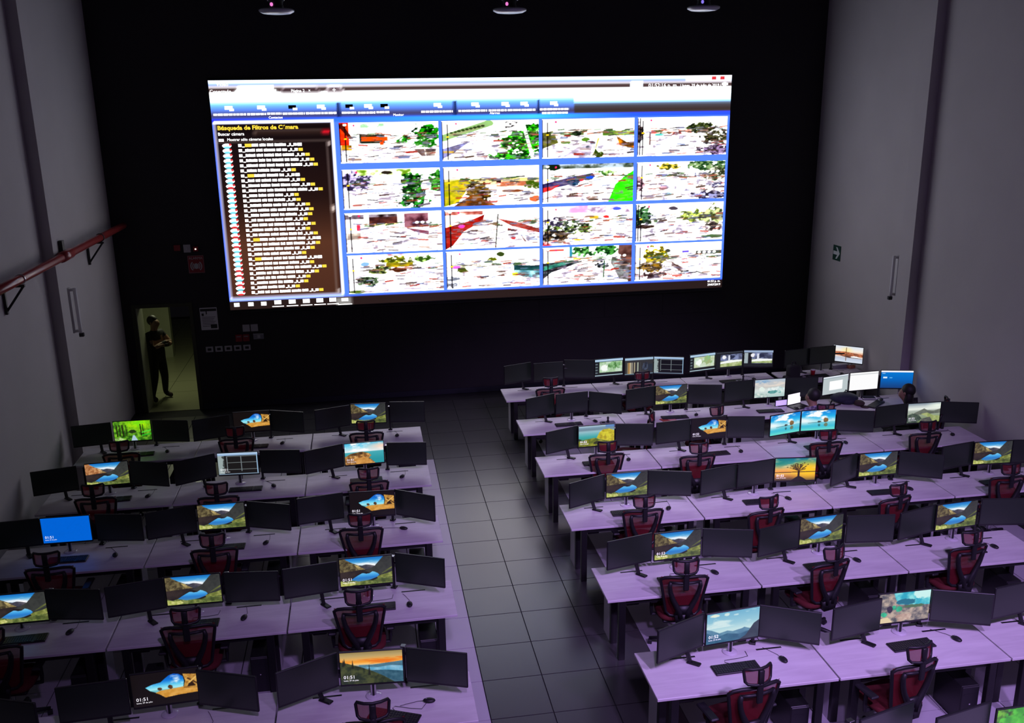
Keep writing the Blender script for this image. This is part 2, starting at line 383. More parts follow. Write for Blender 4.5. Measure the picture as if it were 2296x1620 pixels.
def p_sunset():
    p = Pic(150, 84, (70, 110, 140), 10)
    p.grad([(0, (150, 130, 80)), (.12, (185, 160, 105)), (.22, (225, 170, 90)), (.3, (245, 150, 40)), (.38, (250, 200, 120)), (.42, (150, 160, 165)), (.6, (80, 140, 170)), (1, (60, 90, 110))])
    p.clouds(((p.V > .2)*(p.V < .38))*1.0, (235, 120, 30), .5, 3, 3, 12)
    p.poly([(.3, .4), (.5, .42), (.7, .38), (.85, .36), (1, .33), (1, .5), (.3, .5)], (70, 110, 130), (90, 135, 155), 6)
    p.poly([(.4, .47), (.6, .5), (.8, .46), (1, .5), (1, .72), (.6, .66)], (90, 160, 195), (140, 190, 215), 8)
    p.poly([(.5, .58), (.75, .6), (1, .66), (1, 1), (.6, .8)], (40, 80, 100), (70, 110, 130), 8)
    p.poly([(0, .28), (.12, .34), (.3, .45), (.5, .6), (.7, .8), (.86, 1), (0, 1)], (34, 44, 30), (72, 78, 44), 10)
    for x, h in ((.05, .18), (.07, .13), (.2, .12), (.46, .12)): p.poly([(x-.02, h+.2+x*.9), (x, h+x*.55), (x+.02, h+.2+x*.9)], (30, 34, 24))
    return p
def p_teal():
    p = Pic(150, 84, (130, 185, 205), 11)
    p.grad([(0, (110, 175, 205)), (.4, (150, 200, 215)), (.62, (195, 225, 225)), (1, (120, 160, 180))])
    p.clouds((p.V < .5)*1.0, (205, 230, 230), .55, 3, 3, 5)
    p.blob(.13, .08, .1, .05, (225, 235, 215)); p.blob(.38, .1, .06, .05, (205, 230, 225)); p.blob(.55, .14, .05, .03, (190, 220, 225))
    p.poly([(0, .5), (.1, .55), (.25, .68), (.4, .63), (.5, .68), (.68, .63), (.72, .6), (.84, .68), (1, .7), (1, 1), (0, 1)], (80, 125, 155), (100, 145, 170), 6)
    p.poly([(0, .6), (.2, .8), (.4, .72), (.62, .8), (.8, .74), (1, .8), (1, 1), (0, 1)], (48, 92, 122), (62, 108, 138), 6)
    p.poly([(.62, 1), (.75, .88), (.82, .72), (.9, .52), (1, .42), (1, 1)], (44, 56, 70), (58, 70, 84), 5)
    return p
def p_under():
    p = Pic(130, 74, (130, 120, 115), 12)
    p.put(np.ones_like(p.U), (84, 84, 92), (190, 170, 155), 8)
    p.poly([(.28, 0), (1, 0), (1, .5), (.8, .48), (.6, .45), (.4, .4), (.32, .2)], (40, 165, 190), (140, 225, 225), 5)
    p.blob(.85, .1, .2, .18, (200, 240, 235)); p.blob(.52, .33, .2, .1, (30, 110, 135))
    for x, y in ((.4, .55), (.12, .7), (.3, .5)): p.blob(x, y, .07, .09, (60, 190, 150), (40, 150, 110))
    p.blob(.22, .55, .06, .12, (50, 46, 64)); p.poly([(0, .85), (.2, .8), (.3, 1), (0, 1)], (225, 205, 165)); p.blob(.5, .85, .16, .14, (205, 180, 165), (170, 140, 130)); p.blob(.7, .5, .2, .06, (80, 110, 80))
    return p
def p_tree():
    p = Pic(130, 74, (250, 180, 60), 13)
    p.grad([(0, (10, 105, 135)), (.2, (60, 150, 150)), (.4, (225, 190, 120)), (.6, (250, 160, 70)), (.66, (250, 190, 90)), (.8, (190, 120, 60)), (1, (60, 50, 46))])
    p.put(np.clip(1.2-np.hypot((p.U-.82)/.45, (p.V-.55)/.45), 0, 1), (255, 200, 20)); p.put(np.clip(1-np.hypot((p.U-.1)/.4, (p.V-.2)/.3), 0, 1)*.8, (20, 130, 120))
    p.line(0, .63, 1, .61, .02, (60, 40, 20)); p.clouds((p.V < .5)*1.0, (235, 210, 150), .58, 2, 3, 7)
    p.line(.59, .58, .59, .85, .05, (36, 20, 10)); p.poly([(.5, .88), (.59, .78), (.7, .88), (.8, 1), (.4, 1)], (30, 26, 24))
    for i in range(70):
        x = .57+p.rg.randn()*.11; y = .38+p.rg.randn()*.09; p.line(.59, .58, x, y, .006, (80, 50, 20)); p.blob(x, y, .016, .02, (70, 58, 30))
    return p
def p_beach():
    p = Pic(130, 74, (40, 170, 235), 14)
    p.grad([(0, (10, 120, 215)), (.3, (30, 175, 235)), (.55, (190, 235, 240)), (.6, (120, 205, 220)), (.8, (60, 190, 215)), (1, (110, 225, 205))])
    p.clouds((p.V < .58)*1.0, thr=.5, k=3, fx=3, fy=4); p.put(np.clip(1-np.hypot((p.U-.1)/.35, (p.V-.5)/.25), 0, 1), (240, 250, 250))
    p.blob(.72, .5, .07, .13, (150, 112, 62), (96, 74, 46), .5); p.blob(.53, .58, .05, .07, (60, 66, 62), (96, 90, 70)); p.blob(.72, .74, .06, .1, (120, 105, 60), (70, 130, 130), .4, a=.8); p.blob(.53, .74, .04, .07, (40, 105, 115), a=.8)
    p.line(.2, .62, .6, .6, .012, (80, 110, 115))
    return p
def p_fog():
    p = Pic(110, 62, (150, 160, 140), 15)
    p.grad([(0, (120, 135, 150)), (.15, (190, 200, 200)), (.3, (235, 240, 230)), (.4, (170, 180, 170)), (1, (110, 130, 80))])
    p.put(np.clip(1-np.hypot((p.U-.9)/.4, (p.V-.15)/.2), 0, 1), (240, 250, 235))
    p.poly([(.2, .5), (.4, .35), (.5, .28), (.6, .38), (.8, .42), (1, .33), (1, .55), (.2, .6)], (110, 116, 104), (84, 90, 84), 7)
    p.poly([(.4, .55), (.6, .5), (.8, .65), (1, .7), (1, 1), (.8, .95), (.6, .7)], (140, 155, 90), (170, 180, 120), 8)
    p.poly([(0, .6), (.15, .5), (.35, .6), (.45, .8), (.3, 1), (0, 1)], (52, 66, 58), (90, 104, 90), 8); p.poly([(.45, .8), (.7, .72), (.8, 1), (.4, 1)], (96, 96, 90), (70, 74, 70), 8)
    return p
def p_ylake():
    p = Pic(120, 68, (150, 200, 200), 16)
    p.grad([(0, (190, 215, 230)), (.1, (120, 150, 170)), (.2, (110, 135, 150)), (.28, (150, 190, 200)), (.55, (60, 165, 165)), (1, (90, 110, 30))])
    p.poly([(.5, .62), (.58, .35), (.68, .22), (.85, .2), (1, .3), (1, .85), (.7, .75)], (170, 150, 30), (215, 205, 50), 10)
    p.poly([(0, .72), (.2, .66), (.45, .6), (.6, .7), (.8, .78), (1, .8), (1, 1), (0, 1)], (84, 96, 28), (150, 150, 44), 10); p.poly([(0, .6), (.1, .66), (.05, .7), (0, .7)], (40, 50, 30)); p.blob(.5, .85, .1, .08, (50, 52, 26)); p.rect(.75, 0, 1, .12, (60, 110, 190), a=.6)
    return p
def p_ice():
    p = Pic(120, 68, (190, 195, 195), 17)
    p.grad([(0, (175, 190, 205)), (.2, (190, 195, 200)), (.45, (200, 200, 195)), (.6, (215, 225, 222)), (1, (170, 200, 195))])
    p.put(np.clip(1-np.hypot((p.U-.25)/.3, (p.V-.12)/.12), 0, 1), (90, 150, 205)); p.clouds((p.V < .4)*1.0, (225, 215, 205), .5, 3, 3, 4)
    p.blob(.25, .55, .1, .14, (225, 238, 230)); p.blob(.7, .56, .3, .12, (235, 242, 240), (170, 205, 205)); p.blob(.6, .72, .16, .1, (60, 130, 130), (110, 170, 165)); p.blob(.85, .72, .14, .08, (90, 160, 155), (220, 235, 230)); p.poly([(0, .75), (.4, .8), (.5, 1), (0, 1)], (225, 232, 225), (150, 180, 175), 10)
    return p
def p_dialog():
    p = Pic(80, 46, (186, 198, 200), 18); p.rect(0, 0, 1, .08, (236, 242, 250)); p.rect(0, .08, 1, .12, (150, 165, 175)); p.rect(.26, .28, .78, .78, WH); p.rect(.8, .2, 1, .22, (170, 182, 186)); return p
def p_white():
    p = Pic(60, 34, (252, 252, 252), 19); p.rect(0, .1, 1, .13, (170, 175, 178)); return p
def p_bluepage():
    p = Pic(90, 52, (0, 110, 200), 20); p.grad([(0, (0, 125, 215)), (.5, (0, 100, 190)), (1, (20, 60, 120))]); p.rect(0, 0, 1, .1, (250, 250, 255)); p.rect(.04, .15, .14, .18, (180, 215, 240)); p.rect(.08, .36, .2, .44, (225, 245, 255)); p.rect(.27, .38, .36, .43, (100, 185, 240)); return p
def p_sunlake():
    p = Pic(90, 52, (230, 200, 190), 21); p.grad([(0, (215, 225, 240)), (.3, (250, 240, 225)), (.5, (215, 130, 90)), (.62, (240, 215, 200)), (.75, (190, 200, 220)), (1, (215, 225, 240))])
    p.put(np.clip(1-np.hypot((p.U-.45)/.25, (p.V-.25)/.25), 0, 1), (255, 235, 160)); p.poly([(0, .4), (.4, .35), (1, .45), (1, .6), (.5, .66), (0, .58)], (120, 70, 50), (205, 120, 80), 9); p.line(.44, .1, .44, .9, .02, (120, 80, 50)); p.poly([(.2, .6), (.6, .64), (1, .72), (.5, .7)], (70, 50, 50)); p.blob(.75, .63, .15, .05, WH); return p
def p_map(k=0):
    p = Pic(90, 52, (24, 28, 30), 22+k); p.rect(0, 0, 1, .14, (150, 185, 215)); p.rect(0, .06, 1, .09, (220, 235, 245)); p.rect(.16, .16, .97, .8, (205, 225, 205), (150, 190, 140) if not k else (190, 200, 160), 6)
    p.blob(.7, .4, .22, .25, (70, 120, 60) if not k else (160, 175, 120), (140, 190, 130), .9); p.blob(.35, .5, .12, .2, (245, 250, 245), None, .8)
    for i in range(4): p.rect(.02, .25+i*.17, .1, .33+i*.17, (96, 110, 116))
    p.rect(0, .94, 1, 1, (170, 195, 205)); return p
def p_files():
    p = Pic(90, 52, (48, 48, 50), 25); p.rect(0, 0, 1, .14, (160, 190, 215))
    for x, c in ((.08, (120, 110, 90)), (.13, (190, 140, 70)), (.18, (190, 180, 150)), (.24, (150, 145, 130)), (.32, (170, 160, 130)), (.44, (170, 180, 160)), (.52, (60, 60, 60))): p.rect(x, .28, x+.04, .95, c)
    p.blob(.72, .55, .1, .3, (24, 28, 38), (70, 80, 100)); p.rect(.82, .4, .98, .85, (36, 44, 56)); p.rect(0, .95, 1, 1, (120, 150, 170)); return p
def p_street(k=0):
    p = Pic(90, 52, (26, 28, 32), 27+k); p.rect(0, 0, 1, .13, (150, 170, 200)) if k else p.rect(0, 0, 1, .06, (60, 66, 76))
    x0 = .28 if k else .16
    p.rect(x0, .14, .97, .8, (130, 140, 180), (60, 66, 90), 5); p.rect(x0, .55, .97, .88 if not k else .78, (140, 160, 90), (190, 200, 150), 6); p.poly([(x0, .6), (.5, .5), (.97, .52), (.97, .62), (x0, .7)], (245, 248, 245)); p.rect(.45, .2, .52, .55, (215, 220, 235)); p.blob(.3, .3, .08, .12, (240, 240, 245)); p.blob(.6, .32, .1, .12, (40, 46, 70))
    if k: p.rect(.02, .16, .15, .8, (160, 175, 180)); p.rect(.15, .3, .24, .8, (20, 20, 24))
    return p
def p_green():
    p = Pic(90, 52, (60, 110, 40), 30); p.put(np.ones_like(p.U), (50, 84, 40), (120, 190, 60), 8); p.blob(.4, .3, .3, .3, (90, 200, 60), (60, 150, 50), .8); return p
# street camera feeds on the video wall -----------------------------------
GR, GD, OL, BR = (40, 150, 14), (14, 62, 12), (96, 100, 26), (70, 44, 26)
def feed(k):
    p = Pic(132, 78, (255, 255, 255), 40+k); p.leaf = True
    p.put(np.clip((p.noise(5, 5, 4)-.55)*3, 0, 1), (225, 215, 230))
    if k == 0:
        p.rect(0, 0, .1, .55, (190, 40, 8), (230, 80, 20), 6); p.poly([(.03, 0), (.14, .4), (.1, .4), (0, .1)], (90, 30, 12)); p.rect(.02, .55, .12, .68, (220, 170, 20), (120, 90, 20))
        p.rect(.2, .3, .45, .52, (40, 50, 34)); p.rect(.22, .36, .48, .46, (235, 90, 10)); p.rect(.4, .44, .44, .56, (220, 80, 10)); p.rect(.2, .03, .45, .14, (150, 180, 150), WH, 14)
        p.blob(.63, .42, .09, .1, (16, 70, 18), GR); p.blob(.87, .28, .15, .2, (10, 60, 10), GR); p.blob(.85, .56, .12, .12, (50, 190, 10), (20, 100, 8)); p.poly([(.74, .68), (.97, .68), (.95, .85), (.82, .86)], (90, 66, 60), (190, 180, 170), 9)
        for x in (.35, .42, .55, .6, .7): p.line(x, .65, x+.06, .62, .01, (60, 50, 60))
        p.line(.28, .85, .38, .82, .014, (40, 50, 40)); p.line(.85, .68, .86, .85, .01, (230, 225, 220))
    if k == 1:
        p.poly([(0, .7), (.3, .5), (.12, .8), (0, .95)], (150, 150, 190), (110, 105, 130), 9); p.line(.02, .42, .48, .08, .1, (90, 130, 60), .7); p.line(.1, .35, .42, .14, .05, (150, 150, 120), .8); p.rect(.0, .75, .12, .8, (220, 180, 40), a=.6)
        p.blob(.82, .62, .2, .3, (18, 100, 8), (70, 190, 20)); p.blob(.95, .4, .12, .3, (16, 90, 8), (60, 170, 20)); p.blob(.7, .92, .2, .1, (20, 96, 10), (70, 180, 30)); p.blob(.72, .12, .07, .09, (70, 60, 60), (200, 200, 200)); p.line(.83, .05, .93, .95, .035, (240, 244, 246))
        for i in range(9): p.blob(.1+i*.04, .3-i*.02, .02, .03, (60, 80, 40))
    if k == 2:
        p.poly([(0, .35), (.12, .3), (.18, .6), (0, .75)], (70, 72, 40), (120, 120, 60), 8); p.rect(.1, .33, .45, .42, (100, 110, 70), (235, 230, 225), 8); p.blob(.37, .38, .05, .07, (30, 44, 30)); p.blob(.27, .43, .05, .03, (150, 50, 40)); p.rect(.65, .33, 1, .44, (90, 120, 50), (170, 190, 110), 8); p.blob(.47, .53, .05, .06, (90, 130, 40)); p.blob(.25, .6, .06, .04, (96, 130, 60))
        p.poly([(.2, 1), (.5, .55), (.55, .55), (.52, 1)], (160, 150, 165), (205, 200, 210), 6); p.poly([(.55, 1), (.62, .5), (.6, .5)], (190, 180, 80)); p.poly([(.8, .45), (.92, .62), (1, .6), (1, .78), (.84, .7)], (215, 140, 20), (90, 60, 10), 8)
        for x, y in ((.5, .72), (.47, .9), (.55, .62)): p.blob(x, y, .03, .04, (60, 64, 80), WH)
        p.blob(.6, .9, .06, .1, (110, 120, 30), (60, 80, 10))
    if k == 3:
        p.blob(.7, .28, .12, .15, (46, 60, 26), (96, 104, 60)); p.blob(.9, .5, .17, .22, (44, 50, 24), (90, 88, 56)); p.blob(.88, .85, .22, .12, (80, 60, 84), (150, 130, 160)); p.rect(.15, .33, .6, .42, (190, 60, 40), WH, 10, .8); p.blob(.42, .42, .08, .05, (180, 50, 30), WH); p.blob(.24, .45, .07, .03, (80, 180, 170)); p.line(.14, .38, .14, .7, .012, (70, 40, 40)); p.blob(.02, .4, .05, .25, (50, 46, 46), (120, 100, 100))
    if k == 4:
        p.blob(.1, .3, .2, .25, (90, 80, 120), (180, 170, 200)); p.rect(.15, .02, .7, .16, (110, 140, 40), WH, 9); p.blob(.72, .5, .13, .3, (16, 70, 20), (70, 150, 50)); p.blob(.95, .35, .08, .22, (40, 120, 30), (90, 160, 70)); p.blob(.72, .85, .16, .18, (14, 66, 22), (60, 150, 60)); p.line(.88, .4, .84, .95, .05, (230, 245, 245)); p.blob(.45, .1, .06, .05, (60, 50, 40))
        for x in (.3, .36, .42): p.line(x, .6, x+.05, .59, .01, (110, 110, 130))
    if k == 5:
        p.grad([(0, WH), (.3, WH), (.32, (190, 180, 120)), (.45, (215, 200, 170)), (.6, (255, 250, 240)), (1, WH)])
        p.poly([(0, .38), (.2, .32), (.3, .4), (.15, .9), (0, 1)], (150, 150, 20), (200, 180, 50), 9); p.blob(.38, .68, .13, .36, (84, 62, 14), (130, 100, 24)); p.poly([(.1, 1), (.3, .7), (.55, 1)], (150, 96, 36), (96, 60, 20), 9); p.rect(.55, .4, 1, .52, (170, 110, 80), WH, 9); p.blob(.92, .5, .08, .1, (110, 140, 20), (70, 100, 10)); p.blob(.72, .64, .12, .04, (130, 80, 50)); p.blob(.95, .85, .06, .08, (190, 110, 70)); p.rect(.55, .35, .6, .42, (70, 30, 20))
    if k == 6:
        p.rect(0, 0, 1, .12, (60, 70, 50), (170, 180, 190), 9); p.blob(.12, .08, .08, .09, (30, 50, 26)); p.poly([(0, .5), (.3, .34), (.55, .24), (.58, .34), (.25, .55), (0, .66)], (90, 84, 130), (60, 50, 90), 9); p.poly([(0, .6), (.2, .52), (.1, .66), (0, .72)], (190, 60, 60)); p.blob(.34, .45, .07, .08, (60, 120, 160), (30, 40, 60)); p.blob(.5, .36, .06, .05, (40, 90, 190)); p.blob(.42, .4, .03, .04, (200, 40, 40)); p.line(.4, .55, .5, .5, .014, (70, 66, 70)); p.blob(.68, .26, .12, .09, (90, 150, 60), (180, 200, 150)); p.poly([(.72, 1), (.8, .55), (.9, .35), (1, .2), (1, 1)], (56, 205, 8), (80, 230, 30), 7); p.poly([(0, .9), (.3, .7), (.05, .85)], (120, 60, 50))
    if k == 7:
        p.blob(.85, .12, .25, .14, (60, 110, 60), (130, 150, 110)); p.blob(.9, .35, .16, .2, (80, 90, 50), (190, 190, 180)); p.blob(.35, .12, .14, .08, (110, 120, 40), (200, 180, 90)); p.blob(.9, .6, .12, .12, (120, 120, 160), WH); p.blob(.85, .9, .18, .12, (70, 60, 84), (150, 150, 180)); p.rect(.65, .3, .76, .42, (96, 96, 120), WH, 9); p.blob(.3, .35, .08, .04, (130, 130, 160)); p.blob(.3, .68, .05, .05, (240, 170, 180)); p.blob(.36, .84, .05, .05, (160, 230, 235)); p.blob(.04, .6, .05, .2, (130, 96, 110), (180, 150, 160))
    if k == 8:
        p.rect(0, .05, .62, .16, (50, 34, 34), (150, 140, 150), 10); p.rect(.24, .12, .54, .36, (70, 40, 40), (110, 70, 60), 8); p.rect(.3, .28, .54, .36, (220, 190, 120), WH, 8); p.rect(.6, .05, .86, .4, (80, 40, 50), (150, 110, 120), 9); p.poly([(.62, .4), (.86, .5), (.86, .6), (.7, .5)], (130, 80, 96)); p.rect(.54, 0, .61, .5, WH); p.rect(.87, 0, .94, 1, (250, 250, 255)); p.rect(.02, .5, .16, .66, (110, 96, 90), (190, 180, 170)); p.rect(.12, .3, .16, .44, (220, 60, 90)); p.rect(.2, .05, .25, .5, WH)
    if k == 9:
        p.poly([(0, .45), (.25, .3), (.42, .14), (.4, .3), (.2, .55), (.08, .9), (0, 1)], (120, 22, 14), (165, 50, 36), 8); p.rect(0, .05, .4, .14, (150, 80, 70), (220, 200, 190), 8); p.poly([(.55, .25), (.75, .35), (1, .55), (1, .65), (.7, .45)], (130, 50, 40), (170, 90, 80), 8); p.poly([(.66, .5), (.76, .56), (.74, .6), (.66, .55)], (140, 30, 30)); p.poly([(.78, .62), (.86, .86), (.84, .86)], (90, 40, 40)); p.blob(.72, .76, .03, .04, (190, 40, 40)); p.line(.56, .15, .53, .98, .014, (70, 70, 60)); p.poly([(.15, .85), (.3, .8), (.28, .95), (.15, .98)], (205, 230, 215)); p.blob(.92, .38, .06, .06, (96, 120, 90)); p.blob(.18, .42, .04, .05, (220, 80, 170))
    if k == 10:
        p.rect(.2, 0, .5, .18, (225, 150, 180), (250, 210, 225), 8); p.rect(.5, .04, 1, .2, (150, 130, 150), WH, 10); p.blob(.82, .1, .05, .04, (90, 100, 190)); p.blob(.32, .55, .24, .16, (50, 70, 36), (120, 140, 80)); p.blob(.15, .72, .16, .14, (40, 34, 26), (110, 90, 60)); p.blob(.12, .4, .12, .12, (90, 80, 110), WH); p.rect(.52, .26, .62, .34, (190, 160, 60), WH, 8); p.blob(.7, .3, .04, .05, (215, 60, 60)); p.blob(.4, .87, .06, .03, (210, 200, 60)); p.line(.3, .9, .65, .5, .01, (200, 190, 150)); p.poly([(0, .9), (.2, .85), (.1, 1), (0, 1)], (190, 60, 60), WH, 9)
    if k == 11:
        p.blob(.06, .35, .14, .26, (26, 60, 30), (90, 130, 90)); p.blob(.1, .6, .12, .06, (60, 40, 30)); p.poly([(.02, .62), (.3, .5), (.1, .6)], (90, 80, 90)); p.blob(.68, .35, .14, .16, (120, 140, 50), (190, 200, 120)); p.blob(.9, .35, .16, .24, (96, 110, 60), (190, 200, 150)); p.blob(.88, .66, .1, .12, (80, 66, 60), (210, 205, 200)); p.blob(.9, .9, .14, .05, (90, 110, 80)); p.blob(.42, .14, .06, .05, (90, 80, 90))
    if k == 12:
        p.blob(.52, .16, .16, .16, (110, 120, 20), (170, 170, 60)); p.rect(.4, .24, .68, .34, (190, 170, 30), (130, 120, 30), 9); p.blob(.52, .42, .1, .06, (90, 50, 24)); p.blob(.8, .14, .1, .08, (90, 130, 50), (170, 200, 130)); p.blob(.34, .42, .11, .1, (50, 66, 34), (140, 150, 90)); p.blob(.2, .68, .1, .12, (30, 50, 26), (120, 140, 110)); p.blob(.1, .95, .1, .05, (80, 110, 20)); p.rect(.02, .28, .1, .44, (90, 90, 96), WH, 8); p.blob(.18, .24, .05, .06, (130, 160, 200)); p.rect(.15, 0, .6, .06, (170, 130, 130), WH, 10)
    if k == 13:
        p.blob(.2, .5, .06, .07, (120, 130, 40), (80, 90, 30)); p.rect(.05, .36, .5, .44, (150, 150, 120), WH, 10); p.blob(.5, .26, .07, .06, (150, 160, 20), (90, 100, 20)); p.blob(.58, .12, .04, .06, (70, 84, 40)); p.poly([(.72, .42), (1, .46), (1, .62), (.72, .58)], (50, 96, 96), (30, 60, 66), 7); p.poly([(.72, .55), (1, .6), (1, .8), (.74, .7)], (190, 225, 225), (90, 130, 140), 8); p.rect(.7, .62, .76, .7, (220, 215, 60)); p.blob(.03, .8, .1, .2, (170, 175, 190), (230, 230, 240)); p.blob(.3, .85, .08, .05, (215, 205, 225)); p.blob(.12, .42, .05, .05, (200, 110, 190))
    if k == 14:
        p.blob(.45, .12, .14, .14, (50, 110, 50), (120, 170, 110)); p.blob(.72, .1, .12, .14, (20, 86, 30), (80, 140, 70)); p.poly([(0, .42), (.35, .36), (.44, .4), (.1, .66), (0, .84)], (40, 40, 46), (90, 110, 110), 9); p.poly([(0, .5), (.3, .38), (.34, .42), (0, .62)], (80, 150, 130), (40, 80, 80), 9); p.poly([(.85, 0), (1, 0), (1, 1), (.96, 1), (.9, .5), (.84, .2)], (84, 56, 50), (120, 90, 84), 8); p.poly([(.78, .3), (.98, .5), (.96, .95), (.86, .9), (.76, .45)], (60, 50, 50), (170, 180, 180), 8); p.blob(.66, .5, .08, .08, (44, 50, 50), (150, 150, 150)); p.line(.69, .4, .68, .85, .014, (40, 90, 40)); p.rect(.04, .05, .24, .1, (190, 90, 80)); p.rect(.3, .0, .33, .3, (60, 130, 150)); p.poly([(.32, .85), (.42, .82), (.4, .92)], (190, 150, 150)); p.rect(.34, .3, .52, .34, (220, 190, 50))
    if k == 15:
        p.blob(.22, .32, .14, .26, (130, 120, 20), (190, 175, 50)); p.blob(.2, .62, .14, .12, (84, 64, 20), (150, 120, 40)); p.blob(.2, .85, .22, .08, (90, 60, 60), (190, 170, 170)); p.poly([(.42, .5), (.52, .62), (.6, .72), (.54, .8), (.42, .6)], (110, 84, 84), WH, 9); p.line(.44, .55, .52, .66, .02, (90, 60, 56)); p.line(.54, .8, .62, .78, .016, (70, 70, 60)); p.line(.72, .8, .84, .9, .016, (50, 56, 44)); p.rect(.7, .24, 1, .33, (84, 84, 76)); p.rect(.54, .22, .62, .27, (110, 90, 190)); p.rect(.45, .28, .6, .32, (225, 205, 90), WH, 9); p.blob(.38, .2, .03, .05, (80, 80, 70))
    p.clutter(80, .08, .36, .98, .95, ((120, 110, 120), (70, 64, 70), (150, 130, 120), (110, 120, 150), (160, 150, 165), (90, 70, 60), (150, 60, 50)))
    p.clutter(50, .08, .27, .98, .42, ((90, 84, 80), (70, 96, 60), (150, 100, 80), (120, 120, 140)), .05)
    p.put(np.clip((p.noise(16, 12, 3)-.62)*6, 0, 1)*np.clip((p.V-.3)*4, 0, 1), (132, 124, 140), a=.8)
    p.put(np.clip((p.noise(5, 24, 3)-.6)*6, 0, 1)*np.clip((p.V-.25)*4, 0, 1), (140, 128, 130), a=.5)
    # overlay marks of the viewer software
    p.rect(0, .02, .012, .97, (20, 16, 18)); p.rect(.055, .02, .07, .97, (20, 16, 18))
    if k in (3, 11): p.rect(.028, .02, .038, .97, (20, 16, 18))
    p.blob(.062, .06, .02, .03, (250, 245, 235), rough=.1); p.blob(.062, .4, .016, .02, (245, 200, 40), rough=.1)
    p.blob(.15, .08, .012, .03, (210, 60, 110), rough=.2)
    if k in (1, 4, 6, 7, 8, 14, 15):
        for i in range(4): p.blob(.74+.058*i, .28 if k > 5 else .1, .02, .034, WH, rough=.05)
    return p
def at(px, py, z):      # point at height z under a pixel of the 2296x1620 photograph
    d = fwd + r2*((px-1148)/FPX) - u2*((py-810)/FPX)
    t = (z-CAM.z)/d.z
    return CAM+d*t
# ---------------------------------------------------------------- room
XL, XR, YB, YN, ZC = -5.578, 8.35, 18.159, -3.0, 9.0
DX0, DX1, DZ = -5.355, -4.335, 2.105
WT = .5
floor = struct(MB().box(XL-.2, XR+.2, YN-.2, YB+WT, -.25, -.012).build('floor', 'grout'))
struct(MB().box(XL-.25, XL, YN-.2, YB+WT, 0, ZC).build('wall_left', 'wall_grey'))
struct(MB().box(XR, XR+.25, YN-.2, YB+WT, 0, ZC).build('wall_right', 'wall_grey'))
wb = struct(MB().box(XL, DX0, YB, YB+WT, 0, ZC).box(DX1, XR, YB, YB+WT, 0, ZC).box(DX0, DX1, YB, YB+WT, DZ, ZC).build('wall_back', 'wall_dark'))
struct(MB().box(XL, XR, YN-.2, YN, 0, ZC).build('wall_rear', 'wall_rear'))
struct(MB().box(XL-.25, XR+.25, YN-.2, YB+WT, ZC, ZC+.2).build('ceiling', 'ceiling_dark'))
struct(MB().box(DX1+.06, XR, YB-.018, YB, 0, .11).build('baseboard_back', 'skirting'))
struct(MB().box(XR-.166, XR, 14.25, 14.62, 0, ZC).build('trim_1', 'wall_grey'))
struct(MB().box(XL, XL+.16, 14.24, 14.6, 0, ZC).build('trim_2', 'wall_grey'))
# doorway frame and the corridor behind it
fr = struct(MB().box(DX0-.05, DX0+.02, YB-.012, YB+WT+.02, 0, DZ+.05).box(DX1-.02, DX1+.05, YB-.012, YB+WT+.02, 0, DZ+.05).box(DX0+.02, DX1-.02, YB-.012, YB+WT+.02, DZ-.02, DZ+.05).build('door_1', 'olive_dark'))
MB().box(DX0+.02, DX0+.03, YB+.02, YB+WT, 0, DZ-.02).build('jamb_lining', 'olive_wall', fr)
cf = struct(MB().box(-7.6, -3.6, YB+WT, 27, -.25, -.012).build('floor_corridor', 'olive_dark'))
tm = MB().box(-.395, .395, -.395, .395, -.012, 0).mesh('tile', 'olive_floor')
for i in range(5):
    for j in range(10): obj('tile', tm, cf, (-7.2+.8*i, YB+WT+.4+.8*j, 0))
MB().box(DX0+.03, DX1-.02, YB, YB+WT, -.012, .001).build('threshold', 'olive_floor', cf)
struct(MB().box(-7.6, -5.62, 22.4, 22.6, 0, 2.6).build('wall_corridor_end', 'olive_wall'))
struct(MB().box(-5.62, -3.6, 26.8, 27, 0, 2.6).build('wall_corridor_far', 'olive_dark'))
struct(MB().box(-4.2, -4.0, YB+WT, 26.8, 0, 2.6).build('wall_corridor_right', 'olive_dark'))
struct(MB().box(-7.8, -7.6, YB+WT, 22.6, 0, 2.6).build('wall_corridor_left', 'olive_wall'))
struct(MB().box(-7.8, -3.6, YB+WT, 27, 2.6, 2.7).build('ceiling_corridor', 'olive_wall'))
# floor tiles: light under the desks, dark in the aisle and along the video wall
TX, TY, GY0 = .624, .63, 13.318
dk = MB().box(-.3065, .3065, -.3095, .3095, -.012, 0).mesh('tile', 'tile_dark')
lt = MB().box(-.3065, .3065, -.3095, .3095, -.012, 0).mesh('tile', 'tile_light')
AX1 = 1.867
cells = []
for i in range(-9, 14):
    xc = (i+.5)*TX
    if i >= 3: xc = AX1+(i-3+.5)*TX
    if xc+.31 > XR+.25 or xc-.31 < XL-.25: continue
    for j in range(-18, 8):
        yc = GY0+(j+.5)*TY
        if yc-.31 < 3.2 or yc+.3 > YB+.12: continue
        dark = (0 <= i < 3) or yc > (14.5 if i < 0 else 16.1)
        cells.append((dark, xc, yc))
def show(c):
    d, x, y = c
    v = Vector((x, y, 0))-CAM; w = v.dot(fwd); px = 1148+FPX*v.dot(r2)/w; py = 810-FPX*v.dot(u2)/w
    vis = -20 < px < 2316 and 900 < py < 1650
    return (0 if (0 < x < AX1 and vis) else 1 if vis else 2, y)
cells.sort(key=show)
for d, x, y in cells[:296]: obj('tile', dk if d else lt, floor, (x, y, 0))
